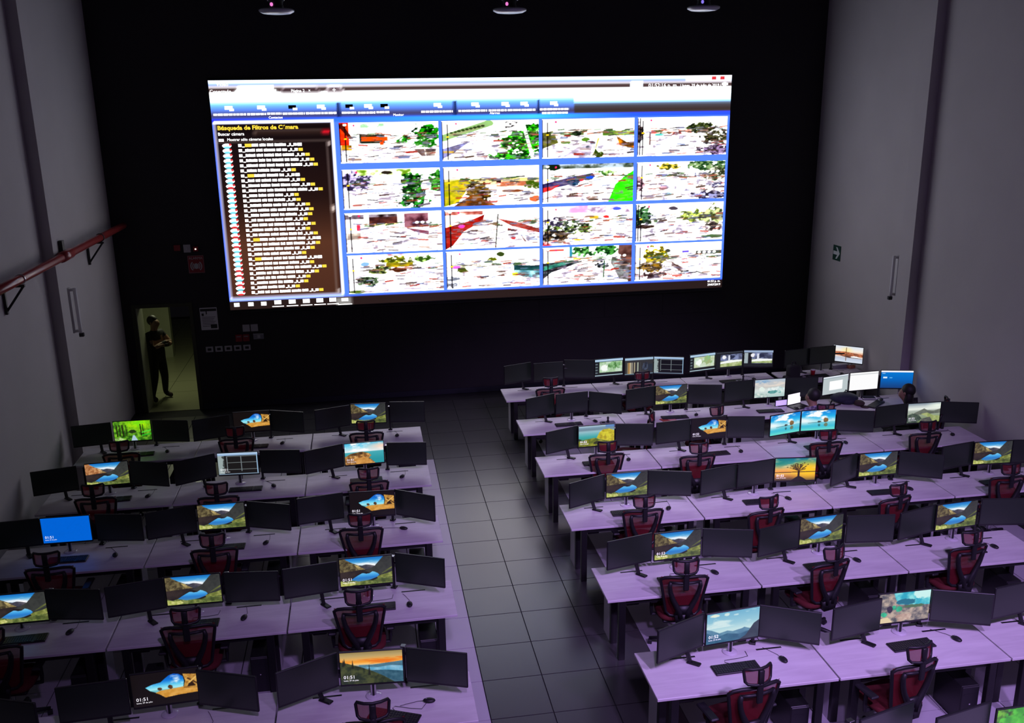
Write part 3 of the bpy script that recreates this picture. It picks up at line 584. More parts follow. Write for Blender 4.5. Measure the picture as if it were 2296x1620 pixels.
for flag, nm in ((True, 'dark_tile_field'), (False, 'light_tile_field')):
    mb = MB()
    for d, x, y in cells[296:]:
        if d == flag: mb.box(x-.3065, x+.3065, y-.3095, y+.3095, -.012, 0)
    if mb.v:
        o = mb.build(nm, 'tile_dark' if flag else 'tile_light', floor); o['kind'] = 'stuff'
# ---------------------------------------------------------------- video wall
SX0, SX1, SZ1, SZ0 = -3.576, 6.383, 6.225, 1.983
SW, SH = SX1-SX0, SZ1-SZ0
SY = YB-.075
vw = thing('video_wall', 'huge lit video wall of street camera feeds on the dark wall', 'video wall', ((SX0+SX1)/2, YB, 0))
def sp(u, v): return (SX0+u*SW-(SX0+SX1)/2, SZ1-v*SH)
MB().box(-SW/2-.03, SW/2+.03, -.065, 0, SZ0-.05, SZ1+.02).build('frame', 'bezel', vw)
MB().box(-SW/2-.03, SW/2+.03, -.095, -.065, SZ0-.06, SZ0-.035).build('bottom_ledge', 'black_metal', vw)
def ui():
    p = Pic(250, 110, (92, 124, 226), 60)
    p.grad([(0, (240, 246, 255)), (.014, (200, 215, 250)), (.02, (130, 150, 215)), (.026, (150, 165, 225))], (p.V < .027)*1.0)
    p.rect(.905, 0, 1, .024, (250, 250, 255)); p.rect(0, .026, 1, .031, (235, 238, 250))
    p.grad([(.03, (150, 140, 135)), (.042, (66, 48, 46)), (.056, (120, 108, 112))], ((p.V > .031)*(p.V < .056))*1.0)
    p.grad([(.055, (252, 255, 255)), (.085, (235, 250, 255)), (.105, (120, 170, 225)), (.13, (96, 120, 180)), (.15, (80, 72, 96)), (.162, (74, 92, 160))], ((p.V > .055)*(p.V < .166))*1.0)
    p.grad([(.055, (252, 255, 255)), (.1, (235, 250, 255)), (.115, (150, 195, 235)), (.125, (90, 90, 100)), (.15, (72, 60, 58)), (.166, (84, 76, 76))], ((p.V > .055)*(p.V < .166)*(p.U > .68))*1.0)
    p.grad([(0, (60, 70, 215)), (.3, (70, 130, 230)), (.6, (80, 170, 240)), (.8, (60, 100, 225)), (1, (60, 90, 215))], ((p.V > .164)*(p.V < .182))*1.0, 'u')
    for u in (.229, .447, .608): p.rect(u, .1, u+.004, .163, (40, 52, 96))
    p.poly([(.045, .057), (.054, .034), (.115, .034), (.124, .057)], (245, 255, 255))
    p.poly([(.126, .057), (.134, .033), (.193, .033), (.202, .057)], (150, 140, 145)); p.poly([(.129, .057), (.136, .036), (.191, .036), (.199, .057)], (84, 68, 72))
    p.poly([(.208, .057), (.215, .033), (.237, .033), (.245, .057)], (190, 185, 190)); p.poly([(.212, .057), (.218, .036), (.234, .036), (.241, .057)], (110, 96, 100))
    p.rect(.792, .03, .815, .054, (235, 245, 250))
    p.rect(.004, .173, .219, .948, (225, 228, 250)); p.rect(.007, .18, .216, .942, (60, 48, 52))
    p.grad([(.18, (34, 24, 26)), (.5, (50, 34, 30)), (.7, (92, 64, 50)), (.94, (84, 58, 46))], ((p.U > .0085)*(p.U < .2145)*(p.V > .185)*(p.V < .938))*1.0)
    p.rect(.075, .213, .212, .234, (110, 96, 90)); p.rect(.078, .217, .209, .231, (60, 46, 42)); p.rect(.199, .213, .211, .232, (170, 40, 56))
    p.rect(.008, .259, .212, .262, (110, 100, 96)); p.rect(.206, .262, .2075, .936, (120, 110, 108)); p.rect(.206, .54, .212, .57, (180, 170, 165)); p.rect(.206, .262, .2125, .28, (150, 140, 138)); p.rect(.206, .918, .2125, .936, (150, 140, 138))
    p.rect(0, .955, 1, 1, (56, 44, 42)); p.rect(.205, .957, .2335, 1, (130, 128, 126))
    return p
dsp = obj('display_background', pic_mesh('display_background', ui().out(), SW, SH, 'wall_display'), vw, (0, -.068, (SZ0+SZ1)/2))
FC = [(.2285, .4155), (.4215, .6105), (.617, .8025), (.8095, .995)]
FV = [(.184, .359), (.387, .564), (.580, .762), (.772, .950)]
FL = ['orange bench and green trees by white plaza', 'white road and big green tree', 'highway with orange canopy', 'dusty road and olive trees', 'green trees over pale street', 'brown tree before yellow hill', 'road with bright green verge', 'parked cars under trees', 'brown building front', 'red wall along pale road', 'hedge beside pale avenue', 'trees framing an empty road', 'yellow tree and shrubs', 'teal bus on pale road', 'dark flyover and green trees', 'yellow tree and white bus']
for r in range(4):
    for c in range(4):
        u0, u1 = FC[c]; v0, v1 = FV[r]; x0, zt = sp(u0, v0); x1, zb = sp(u1, v1)
        f = obj('camera_feed', pic_mesh('camera_feed', feed(r*4+c).out(), x1-x0, zt-zb, 'wall_display'), vw, ((x0+x1)/2, -.073, (zt+zb)/2))
        f['label'] = 'street camera feed, ' + FL[r*4+c]
def wtext(body, u, v, size, mat='glow_wall', par=vw, sx=1, name='lettering'):
    x, z = sp(u, v); o = obj(name, text_mesh(body, size, mat), par, (x, -.0745, z)); o.rotation_euler = (math.pi/2, 0, 0); o.scale = (sx, 1, 1); return o
wtext('Búsqueda de Filtros de Cámara', .0085, .205, .102, 'glow_yellow', sx=1.12)
wtext('Buscar cámara', .0085, .229, .08); wtext('Mostrar sólo cámaras locales', .024, .252, .07)
wtext('Página 2   ×', .146, .052, .075); wtext('+', .2205, .055, .13); wtext('Video', .014, .0235, .09); wtext('Conectado', .001, .052, .085)
wtext('01:52:16 p. m.', .829, .05, .1, sx=1.05); wtext('| lunes, 29 de julio de 2019 |', .894, .049, .072, sx=1.02)
wtext('01:52 p. m.', .968, .972, .062); wtext('29/07/2019', .968, .989, .062)
wtext('Monitor', .331, .158, .06); wtext('Alarmas', .515, .157, .06); wtext('Contactos', .102, .161, .06)
def quads(name, rects, mats, par):   # thin proud marks; rects = (u0,v0,u1,v1,material index)
    mb = MB()
    for u0, v0, u1, v1, m in rects:
        x0, z1 = sp(u0, v0); x1, z0 = sp(u1, v1); mb.m = m; mb.box(x0, x1, -.0745, -.073, z0, z1)
    return mb.build(name, mats, par)
rg = random.Random(4)
rec = []
ys = 0
for i in range(31):
    v = .262+.0217*i; u = .043; L = rg.uniform(.055, .105); ye = rg.random() > .12
    rec.append((u, v+.004, u+.006, v+.016, 0)); u += .0068; rec.append((u, v+.0148, u+.0045, v+.018, 0)); u += .005
    if not ye: rec.append((u, v+.003, u+.012, v+.017, 1)); u += .0125
    end = u+L
    while u < end-.01:
        w = rg.uniform(.006, .02)
        t = u
        while t < u+w: rec.append((t, v+rg.choice((.0035, .0045)), t+.0026, v+.0155, 0)); t += .0030
        u = t+.0018
    for q in range(2): rec.append((u, v+.014, u+.004, v+.0175, 0)); u += .004; rec.append((u, v+.004, u+.003*(1+q), v+.0155, 0)); u += .0036*(1+q)
    rec.append((u, v+.0035, u+.008, v+.0165, 1 if ye else 0))
quads('camera_list_text', rec, ['glow_wall', 'glow_yellow'], vw)['kind'] = 'stuff'
mb = MB(); emi('glow_cyan', (.2, .72, .85), 1.2); emi('glow_red', (.9, .05, .06), .9)
for i in range(31):
    x, z = sp(.0225, .262+.0217*i+.011); red = i in (8, 16, 18, 20, 25, 26, 28, 30)
    for k, (rx, rz, dz, m) in enumerate(((.085, .040, .004, 0), (.062, .020, -.026, 2 if red else 1), (.024, .020, .022, 2))):
        mb.m = m; cx = x+(.06 if k == 2 else 0)
        mb._add([(cx+rx*math.cos(a*math.pi/5), -.0738-.0003*k, z+dz+rz*math.sin(a*math.pi/5)) for a in range(10)], [tuple(range(10))])
mb.build('camera_icons', ['glow_wall', 'glow_cyan', 'glow_red'], vw)['kind'] = 'stuff'
# captions and icons of the tool ribbon
rec = []
for u0, u1, v in ((.004, .062, .137), (.064, .098, .137), (.1, .126, .136), (.128, .168, .137), (.17, .226, .137), (.236, .262, .137), (.266, .298, .138), (.3, .324, .137), (.384, .444, .138), (.455, .51, .137), (.513, .548, .137), (.55, .604, .137), (.613, .67, .136), (.617, .668, .152)):
    u = u0
    while u < u1: w = rg.uniform(.004, .010); rec.append((u, v, min(u1, u+w), v+.0085, 0)); u += w+.0012
for u, c in ((.032, 0), (.09, 0), (.146, 1), (.198, 0), (.25, 1), (.285, 0), (.315, 1), (.415, 0), (.487, 0), (.545, 0), (.582, 0), (.64, 0)): rec.append((u-.007, .106, u+.007, .121, c)); rec.append((u+.001, .117, u+.009, .127, 0))
for u in (.963, .9805): rec.append((u-.0045, .005, u+.0045, .019, 2))
rec += [(.98, .034, .9925, .044, 0), (.983, .031, .989, .05, 0), (.009, .243, .018, .254, 0), (.0105, .2455, .0165, .252, 1)]
for u in (.0129, .0394, .0638): rec.append((u-.005, .968, u+.005, .985, 0))
for u in (.0906, .118, .145, .171, .196): rec.append((u-.0065, .964, u+.0065, .982, 0)); rec.append((u-.011, .9905, u+.011, .994, 0))
rec.append((.213, .968, .226, .982, 0)); rec.append((.206, .995, .233, .9985, 0))
quads('ribbon_marks', rec, ['glow_wall', 'black_plastic', 'glow_red'], vw)['kind'] = 'stuff'
# access panels under the video wall
xs = [-3.0, -1.05, .85, 2.5, 3.88, 5.12, 6.4]
for i, (sx) in enumerate((-1.98, -.12, 1.73, 3.26, 4.5, 5.75)):
    a = MB().rbox(xs[i]+.006, xs[i+1]-.006, YB-.008, YB, 1.45, 1.90, .003).build('access_panel', 'wall_dark', wb)
    MB().box(sx-.07, sx+.07, YB-.012, YB-.006, 1.665, 1.705).build('slot', 'slot_dark', a)
# ---------------------------------------------------------------- fittings on the walls
def wallbox(name, x0, x1, z0, z1, d, mat, label, cat, group=None):
    t = thing(name, label, cat, ((x0+x1)/2, YB, (z0+z1)/2), 0, group)
    w, h = (x1-x0)/2, (z1-z0)/2
    MB().rbox(-w, w, -d, 0, -h, h, .004).build('plate', mat, t); return t, w, h
for i in range(5):
    x0 = -4.12+.1775*i
    nm = ['nearest the doorway', 'second from the doorway', 'third from the doorway', 'fourth from the doorway', 'farthest from the doorway'][i]
    t, w, h = wallbox('wall_socket', x0, x0+.14, 1.155, 1.265, .012, 'plate_white', 'pale wall socket in row of five, ' + nm, 'socket', 'row of wall sockets')
    MB().rbox(-.035, .035, -.015, -.011, -.025, .025, .003).build('socket_insert', 'slot_dark', t)
for i, x0 in enumerate((-3.39, -3.235)):
    t, w, h = wallbox('switch_plate', x0, x0+.135, 1.53, 1.67, .012, 'plate_white', ['pale square switch plate above red boxes, toward doorway', 'pale square switch plate just above the grey intercom'][i], 'switch', 'square switch plates')
    MB().rbox(-.02, .02, -.017, -.011, -.035, .035, .003).build('rocker', 'plate_white', t)
t, w, h = wallbox('intercom', -3.2, -3.0, 1.37, 1.48, .03, 'plate_grey', 'small grey intercom with bright top edge under switch plates', 'intercom')
MB().box(-w, w, -.034, -.001, h-.008, h+.004).build('top_trim', 'silver', t); MB().box(-.02, .03, -.033, -.029, -.03, .03).build('keypad', 'plate_white', t)
for i, x0 in enumerate((-3.54, -3.4)):
    t, w, h = wallbox('alarm_call_point', x0, x0+.125, 1.34, 1.48, .03, 'sign_red', ['dull red alarm box left of another beside grey intercom', 'dull red alarm box touching the grey intercom side'][i], 'alarm box', 'red call boxes')
    MB().box(-.04, .04, -.034, -.029, .02, .04).build('label_strip', 'plate_grey', t)
t, w, h = wallbox('red_button_box', -4.5, -4.385, 3.16, 3.27, .03, 'sign_red', 'dark red box left of pale plate above alarm sign', 'alarm box'); MB().box(-.025, .025, -.034, -.029, -.025, .025).build('button', 'sign_red', t)
t, w, h = wallbox('switch_plate', -4.33, -4.2, 3.12, 3.27, .012, 'plate_white', 'pale plate between two red boxes above alarm sign', 'switch'); MB().rbox(-.02, .02, -.016, -.011, -.03, .03, .003).build('rocker', 'plate_white', t)
t, w, h = wallbox('red_beacon', -4.15, -4.06, 3.14, 3.23, .05, 'sign_red', 'small red beacon with tiny white light above alarm sign', 'beacon'); MB().box(-.012, .012, -.054, -.049, -.01, .01).build('led', 'led_white', t)
t, w, h = wallbox('alarm_sign', -4.28, -3.98, 2.72, 3.06, .01, 'sign_red', 'red square alarm sign with pale bell and waves', 'sign')
o = obj('lettering', text_mesh('ALARMA', .065, 'plate_white', 'CENTER'), t, (0, -.0115, h-.075)); o.rotation_euler = (math.pi/2, 0, 0)
mb = MB().box(-.14, .14, -.0115, -.010, h-.012, h-.006).box(-.14, .14, -.0115, -.010, -h+.006, -h+.012).box(-.144, -.138, -.0115, -.010, -h+.006, h-.006).box(.138, .144, -.0115, -.010, -h+.006, h-.006)
mb.build('border', 'plate_grey', t)
mb = MB().lathe([(.03, -.0), (.03, .001)], 14)
mb = MB()
mb._add([(.045*math.cos(a*math.pi/8), -.0116, -.035+.055*math.sin(a*math.pi/8)) for a in range(16)], [tuple(range(16))])
for sgn in (-1, 1):
    for rr, wd in ((.075, .018), (.11, .02)):
        pts = [(sgn*rr*math.cos(R(d)), -.035+rr*math.sin(R(d))) for d in range(-50, 51, 20)]; pin = [(sgn*(rr-wd)*math.cos(R(d)), -.035+(rr-wd)*math.sin(R(d))) for d in range(50, -51, -20)]
        q = pts+pin; mb.prism(q, -.0116, -.0104)
mb.build('bell_symbol', 'plate_white', t)
t, w, h = wallbox('notice_poster', -4.16, -3.84, 1.6, 2.04, .006, 'paper_white', 'pale printed notice sheet on the wall beside doorway', 'poster')
mb = MB().box(-.15, .15, -.0075, -.0055, h-.07, h-.02).box(-.13, -.09, -.0075, -.0055, .06, .11).box(.02, .14, -.0075, -.0055, -h+.03, -h+.11).box(-.05, -.03, -.0075, -.0055, .09, .16)
for k in range(7): mb.box(-.13, .12-.02*(k % 3), -.0075, -.0055, .03-.03*k, .038-.03*k)
mb.build('print', 'key_grey', t)
# arrow sign on the right wall, points toward the hall's back
t = thing('arrow_sign', 'green sign with white arrow on the grey side wall', 'sign', (XR, 17.055, 2.785))
MB().box(-.008, 0, -.15, .15, -.15, .15).build('panel', 'sign_green', t)
ar = [(.13, .035), (-.03, .035), (.035, .115), (-.02, .115), (-.125, 0), (-.02, -.115), (.035, -.115), (-.03, -.035), (.13, -.035)]
mb = MB(); n = len(ar); mb._add([(-.0095, y, z) for y, z in ar]+[(-.008, y, z) for y, z in ar], [(8, 7, 1, 0), (1, 2, 3, 4), (4, 5, 6, 7), (1, 4, 7)]); mb.build('arrow', 'sign_white', t)
# slim white wall luminaires beside the columns
for sgn, x, y, nm in ((-1, XR, 14.86, 'arrow sign wall column'), (1, XL, 15.12, 'wall under red pipe')):
    t = thing('wall_luminaire', 'slim white upright wall lamp, unlit, on ' + nm, 'wall lamp', (x, y, 2.72), 0, 'slim wall lamps')
    MB().rbox(min(0, sgn*.05), max(0, sgn*.05), -.05, .05, -.36, .36, .01).build('backplate', 'plate_white', t)
    MB().tube([(sgn*.12, -.02, z) for z in (-.36, -.2, 0, .2, .36)], .028, 10).build('tube', 'paper_white', t, True)
    for z in (-.33, .33): MB().box(min(0, sgn*.12), max(0, sgn*.12), -.03, .01, z-.02, z+.02).build('bracket', 'plate_white', t)
    MB().rbox(min(sgn*.1, sgn*.17), max(sgn*.1, sgn*.17), -.06, .0, -.42, -.36, .006).build('foot_bracket', 'black_plastic', t)
# red pipe along the left wall on black brackets
t = thing('red_pipe', 'red fire pipe running along the grey side wall on brackets', 'pipe', (-5.34, 11.0, 3.675))
MB().tube([(0, y, 0) for y in (0, 1.5, 3, 3.35, 5, 7.1)], .06, 12).build('pipe', 'pipe_red', t, True)
MB().tube([(0, 3.3, 0), (0, 3.75, 0)], .078, 12).build('coupling', 'pipe_red', t, True)
for y in (1.55, 5.45):
    b = MB().box(-.232, .05, y-.02, y+.02, -.10, -.07).box(-.232, -.20, y-.02, y+.02, -.45, -.07)
    b.tube([(-.22, y, -.42), (.03, y, -.09)], .016, 6); b.build('bracket', 'black_metal', t)
    MB().tube([(.066*math.cos(a), y, .066*math.sin(a)) for a in [math.pi*2*k/14 for k in range(14)]], .008, 5, closed=True).build('clamp', 'silver' if y < 3 else 'black_metal', t)
MB().box(-.115, -.02, 3.5, 3.6, 0, .22).build('stub_bracket', 'black_metal', t)
# pendant lamps, unlit
for i, (x, z) in enumerate(((-1.87, 6.9), (1.08, 6.91), (3.71, 6.94))):
    t = thing('pendant_lamp', 'unlit pendant lamp with pale disc, ' + ['nearest the red pipe wall', 'middle of three in row', 'nearest the arrow sign wall'][i], 'pendant lamp', (x, 12.6, z), 0, 'row of pendant lamps')
    MB().lathe([(.10, -.03), (.17, -.022), (.215, .0), (.22, .02), (.2, .032), (.08, .036)], 26).build('disc_lens', 'lamp_lens', t, True)
    MB().lathe([(.085, .037), (.09, .06), (.082, .09), (.09, .12), (.085, .17)], 18).build('neck', 'black_metal', t, True)
    for sx in (-1, 1): MB().tube([(sx*.09, -.02, .13), (sx*.15, -.02, .26), (sx*.18, -.02, .42)], [.012, .03, .035], 8).build('wing', 'lamp_glass', t, True)
    MB().lathe([(.07, .17), (.12, .3), (.14, .6), (.09, .75)], 18).build('body', 'black_metal', t, True)
    MB().tube([(0, 0, .74), (0, 0, ZC-z)], .012, 6).build('rod', 'black_metal', t)
    MB().ell((-.05, -.09, .08), (.02, .012, .024), 8, 5).build('painted_glint', ['glint_pink', 'glint_pink', 'glint_violet'][i], t)  # glowing bead stands in for a purple glint on the neck
for i, (l, tg, e) in enumerate(FLOODS):
    t = thing('flood_lamp', 'purple flood lamp under the ceiling, ' + ['toward pipe wall', 'between two others', 'toward arrow wall', 'added unseen to brighten far desk rows'][i], 'flood lamp', l, 0, 'purple flood lamps')
    MB().rbox(-.25, .25, -.58, -.30, .0, .36, .02).build('housing', 'black_metal', t); MB().box(-.03, .03, -.5, -.44, .35, ZC-l[2]).build('stem', 'black_metal', t)
# ---------------------------------------------------------------- furniture prototypes (shared meshes)
DW, DD, DH = 1.700, .722, .73
ROWY = {'R': [15.225, 13.49, 11.80, 10.09, 8.374, 6.69, 4.99], 'L': [13.49, 11.80, 10.09, 8.40, 6.69]}
XR0, XPITCH = 1.352, 1.7155
def desk_center(side, d):
    if side == 'R': return XR0+XPITCH*(d-1)+DW/2
    return -.225-XPITCH*(3-d)-DW/2
ORD = ['first', 'second', 'third', 'fourth', 'fifth', 'sixth', 'seventh']
def where(side, row, d):
    k = d if side == 'R' else 4-d
    return '%s row from video wall, %s desk from aisle, %s side' % (ORD[row-1], ORD[k-1], 'door' if side == 'L' else 'arrow-sign')
G = {}
def desk_meshes():
    hw = DW/2
    top = MB(); top.rbox(-hw, hw, 0, DD, DH-.028, DH, .003); G['top'] = top.mesh('desk_top', 'laminate')
    G['leg'] = MB().rbox(-.036, .036, -.03, .03, 0, DH-.028, .004).mesh('leg', 'black_metal')
    G['panel'] = MB().rbox(-.012, .012, -.12, .12, 0, DH-.028, .002).mesh('end_panel', 'white_panel')
    G['rail'] = MB().box(-hw+.2, hw-.2, -.02, .02, DH-.085, DH-.028).mesh('front_rail', 'black_metal')
    G['tray'] = MB().box(-hw+.22, hw-.22, -.006, .006, DH-.27, DH-.028).box(-hw+.22, hw-.22, -.09, 0, DH-.27, DH-.258).mesh('cable_tray', 'black_metal')
    G['slot'] = MB().rbox(-.127, .127, -.012, .012, DH-.006, DH+.0006, .0004).mesh('cable_slot', 'slot_dark')
    G['cbox'] = MB().rbox(-.07, .07, -.04, .04, DH-.13, DH-.028, .008).mesh('power_box', 'black_plastic')
desk_meshes()
def make_desk(side, row, d, dx=0):
    x = desk_center(side, d)+dx; y = ROWY[side][row-1]
    t = thing('desk', 'white desk, ' + where(side, row, d), 'desk', (x, y, 0), 0, 'white control room desks')
    obj('desk_top', G['top'], t)
    for sx in (-1, 1):
        obj('leg', G['leg'], t, (sx*(DW/2-.165), .035, 0)); obj('leg', G['leg'], t, (sx*(DW/2-.165), .36, 0))
        obj('end_panel', G['panel'], t, (sx*(DW/2-.14), .505, 0))
        obj('cable_slot', G['slot'], t, (sx*.43, .565, 0))
    obj('front_rail', G['rail'], t, (0, .06, 0)); obj('cable_tray', G['tray'], t, (0, .6, 0)); obj('power_box', G['cbox'], t, (-DW/2+.3, .12, 0))
    return t
# chair: faces +y, back toward -y
def chair_meshes():
    def yb(z): return -.225-.11*(z-.52)
    def hw(z): return .165+.085*max(0, min(1, (z-.50)/.46))
    def bp(s, z, off=0): return (s*hw(z), yb(z)+.045*s*s+off, z)
    z0, z1 = .52, 1.0
    lp = []
    for k in range(9): lp.append(bp(1, z0+.04+(z1-z0-.08)*k/8))
    for s in (.86, .6, .3, 0, -.3, -.6, -.86): lp.append(bp(s, z1-(.012 if abs(s) > .8 else 0)))
    for k in range(9): lp.append(bp(-1, z1-.04-(z1-z0-.08)*k/8))
    for s in (-.8, -.4, 0, .4, .8): lp.append(bp(s, z0))
    G['back_frame'] = MB().tube(lp, .0165, 8, closed=True).mesh('back_frame', 'black_plastic', True)
    mb = MB(); vs = []; n, m = 9, 8
    for i in range(m+1):
        for j in range(n+1): vs.append(bp(-1+2*j/n, z0+(z1-z0)*i/m))
    fs = [(i*(n+1)+j, i*(n+1)+j+1, (i+1)*(n+1)+j+1, (i+1)*(n+1)+j) for i in range(m) for j in range(n)]
    mb._add(vs, fs); G['back_mesh'] = mb.mesh('back_mesh', 'mesh_red', True)
    mb = MB(); o = -.028
    for s in (-1, 1): mb.tube([bp(s*.62, .955, o), bp(s*.68, .90, o), bp(s*.66, .82, o), bp(s*.58, .74, o), bp(s*.42, .66, o), bp(s*.26, .60, o), (s*.035, yb(.52)+o, .52)], [.019, .023, .025, .027, .03, .033, .035], 8)
    mb.tube([bp(s, .955-.012*(1-abs(s)), o) for s in (-.62, -.3, 0, .3, .62)], .015, 8)
    mb.prism([(-.10, .56), (.10, .56), (.075, .44), (-.075, .44)], yb(.52)+o-.02, yb(.52)+o+.02)
    mb.prism([(-.065, .66), (.065, .66), (.10, .56), (-.10, .56)], yb(.58)+o-.014, yb(.58)+o+.014)
    mb.tube([(0, yb(.5)+o, .50), (0, -.18, .43), (0, -.05, .415)], [.04, .036, .036], 8)
    G['yoke'] = mb.mesh('back_support', 'black_plastic', True)
    hy = yb(1.05)-.03
    G['post'] = MB().rbox(-.03, .03, yb(.98)-.055, yb(.98)-.025, .87, 1.10, .01).mesh('headrest_post', 'black_plastic')
    hz, hh, hwid = 1.125, .068, .135
    def hp(s, t): return (s*hwid*(1-.10*(1-t)*.5), hy+.05*s*s+.012*t, hz+t*hh)
    lp = [hp(1, t) for t in (-.7, 0, .7)]+[hp(s, 1) for s in (.92, .5, 0, -.5, -.92)]+[hp(-1, t) for t in (.7, 0, -.7)]+[hp(s, -1) for s in (-.85, -.4, 0, .4, .85)]
    G['hr_frame'] = MB().tube(lp, .0135, 8, closed=True).rbox(-.026, .026, hy-.02, hy+.012, hz-hh, hz+hh, .006).mesh('headrest_frame', 'black_plastic', True)
    for k, (a, b) in enumerate(((-1, -.15), (.15, 1))):
        vs = [hp(a+(b-a)*j/4, -1+2*i/3) for i in range(4) for j in range(5)]
        mb = MB(); mb._add(vs, [(i*5+j, i*5+j+1, (i+1)*5+j+1, (i+1)*5+j) for i in range(3) for j in range(4)]); G['hr_mesh%d' % k] = mb.mesh('headrest_mesh', 'mesh_red', True)
    mb = MB(); vs = []
    for zz, g in ((.445, .93), (.46, 1), (.485, 1), (.505, .93)):
        for a in range(20):
            th = 2*math.pi*a/20; c, s = math.cos(th), math.sin(th)
            vs.append((.245*g*math.copysign(abs(c)**.5, c), .02+.235*g*math.copysign(abs(s)**.5, s), zz))
    fs = [(i*20+j, i*20+(j+1) % 20, (i+1)*20+(j+1) % 20, (i+1)*20+j) for i in range(3) for j in range(20)]+[tuple(range(20))[::-1], tuple(range(60, 80))]
    mb._add(vs, fs); G['seat'] = mb.mesh('seat', 'seat_red', True)
    G['seat_pan'] = MB().rbox(-.2, .2, -.18, .2, .41, .446, .012).mesh('seat_pan', 'black_plastic')
    for k, s in enumerate((-1, 1)):
        mb = MB().tube([(s*.2, 0, .425), (s*.285, 0, .43), (s*.29, 0, .50), (s*.29, .0, .62)], .02, 8).rbox(s*.29-.042, s*.29+.042, -.12, .14, .62, .648, .01)
        G['arm%d' % k] = mb.mesh('armrest', 'black_plastic')
    G['gas'] = MB().lathe([(.03, .09), (.03, .24), (.02, .25), (.02, .41)], 12).mesh('gas_column', 'silver', True)
    mb = MB()
    for k in range(5):
        a = 2*math.pi*k/5+.3; mb.tube([(.02*math.cos(a), .02*math.sin(a), .10), (.16*math.cos(a), .16*math.sin(a), .09), (.30*math.cos(a), .30*math.sin(a), .07)], [.03, .024, .018], 6)
    G['star'] = mb.mesh('star_base', 'black_plastic', True)
    G['caster'] = MB().tube([(-.022, 0, .028), (.022, 0, .028)], .028, 10).box(-.008, .008, -.01, .01, .028, .07).mesh('caster', 'black_plastic')
chair_meshes()
def make_chair(x, y, rz, label):
    t = thing('office_chair', label, 'chair', (x, y, 0), R(rz), 'red mesh office chairs')
    for n, k in (('back_frame', 'back_frame'), ('back_mesh', 'back_mesh'), ('back_support', 'yoke'), ('headrest_post', 'post'), ('seat', 'seat'), ('seat_pan', 'seat_pan'), ('armrest', 'arm0'), ('armrest', 'arm1'), ('gas_column', 'gas')): obj(n, G[k], t)
    h = obj('headrest_frame', G['hr_frame'], t)
    for k in (0, 1): obj('headrest_mesh', G['hr_mesh%d' % k], h)
    b = obj('star_base', G['star'], t)
    for k in range(5): a = 2*math.pi*k/5+.3; obj('caster', G['caster'], b, (.29*math.cos(a), .29*math.sin(a), 0), a)
    return t
# monitors
MW, MH = .556, .343
G['housing'] = MB().rbox(-MW/2, MW/2, -.004, .018, -MH, 0, .004).rbox(-.17, .17, .016, .04, -MH+.06, -.08, .012).mesh('housing', 'bezel')
VW_, VH_ = MW-.016, MH-.030
G['off'] = MB().box(-VW_/2, VW_/2, -.0052, -.0035, -VH_, 0).mesh('display', 'screen_off')
G['chin'] = MB().box(-.012, .012, -.0055, -.004, -MH+.006, -MH+.010).mesh('maker_mark', 'plate_grey')
PICS = dict(lake=p_lake, cave=p_cave, forest=p_forest, blue=p_blue, camgrid=p_camgrid, bay=p_bay, sunset=p_sunset, teal=p_teal, under=p_under, tree=p_tree, beach=p_beach, fog=p_fog, ylake=p_ylake, ice=p_ice, dialog=p_dialog, white=p_white, bluepage=p_bluepage, sunlake=p_sunlake, map=p_map, files=p_files, street=p_street, green=p_green)
PICS['wlake'] = lambda: p_lake(warm=1); PICS['map2'] = lambda: p_map(1); PICS['street2'] = lambda: p_street(1); PICS['grid2'] = lambda: p_camgrid((8, 10, 14))
PM = {}
def picm(k):
    if k not in PM: PM[k] = pic_mesh('display', PICS[k]().out(), VW_, VH_, 'display_lit')
    return PM[k]
WORD = dict(lake='mountain lake', wlake='amber mountain lake', cave='beach cave', forest='green forest path', blue='plain blue', camgrid='four-pane camera', bay='rocky bay', sunset='sunset hills', teal='pale blue mountains', under='underwater reef', tree='sunset tree', beach='blue beach rocks', fog='misty hills', ylake='yellow shore', ice='iceberg', dialog='grey dialog', white='blank white', bluepage='blue web page', sunlake='pink dusk lake', map='green map', files='file list', grid2='black grid', map2='pale map', street='street view', street2='street and list', green='green blur')
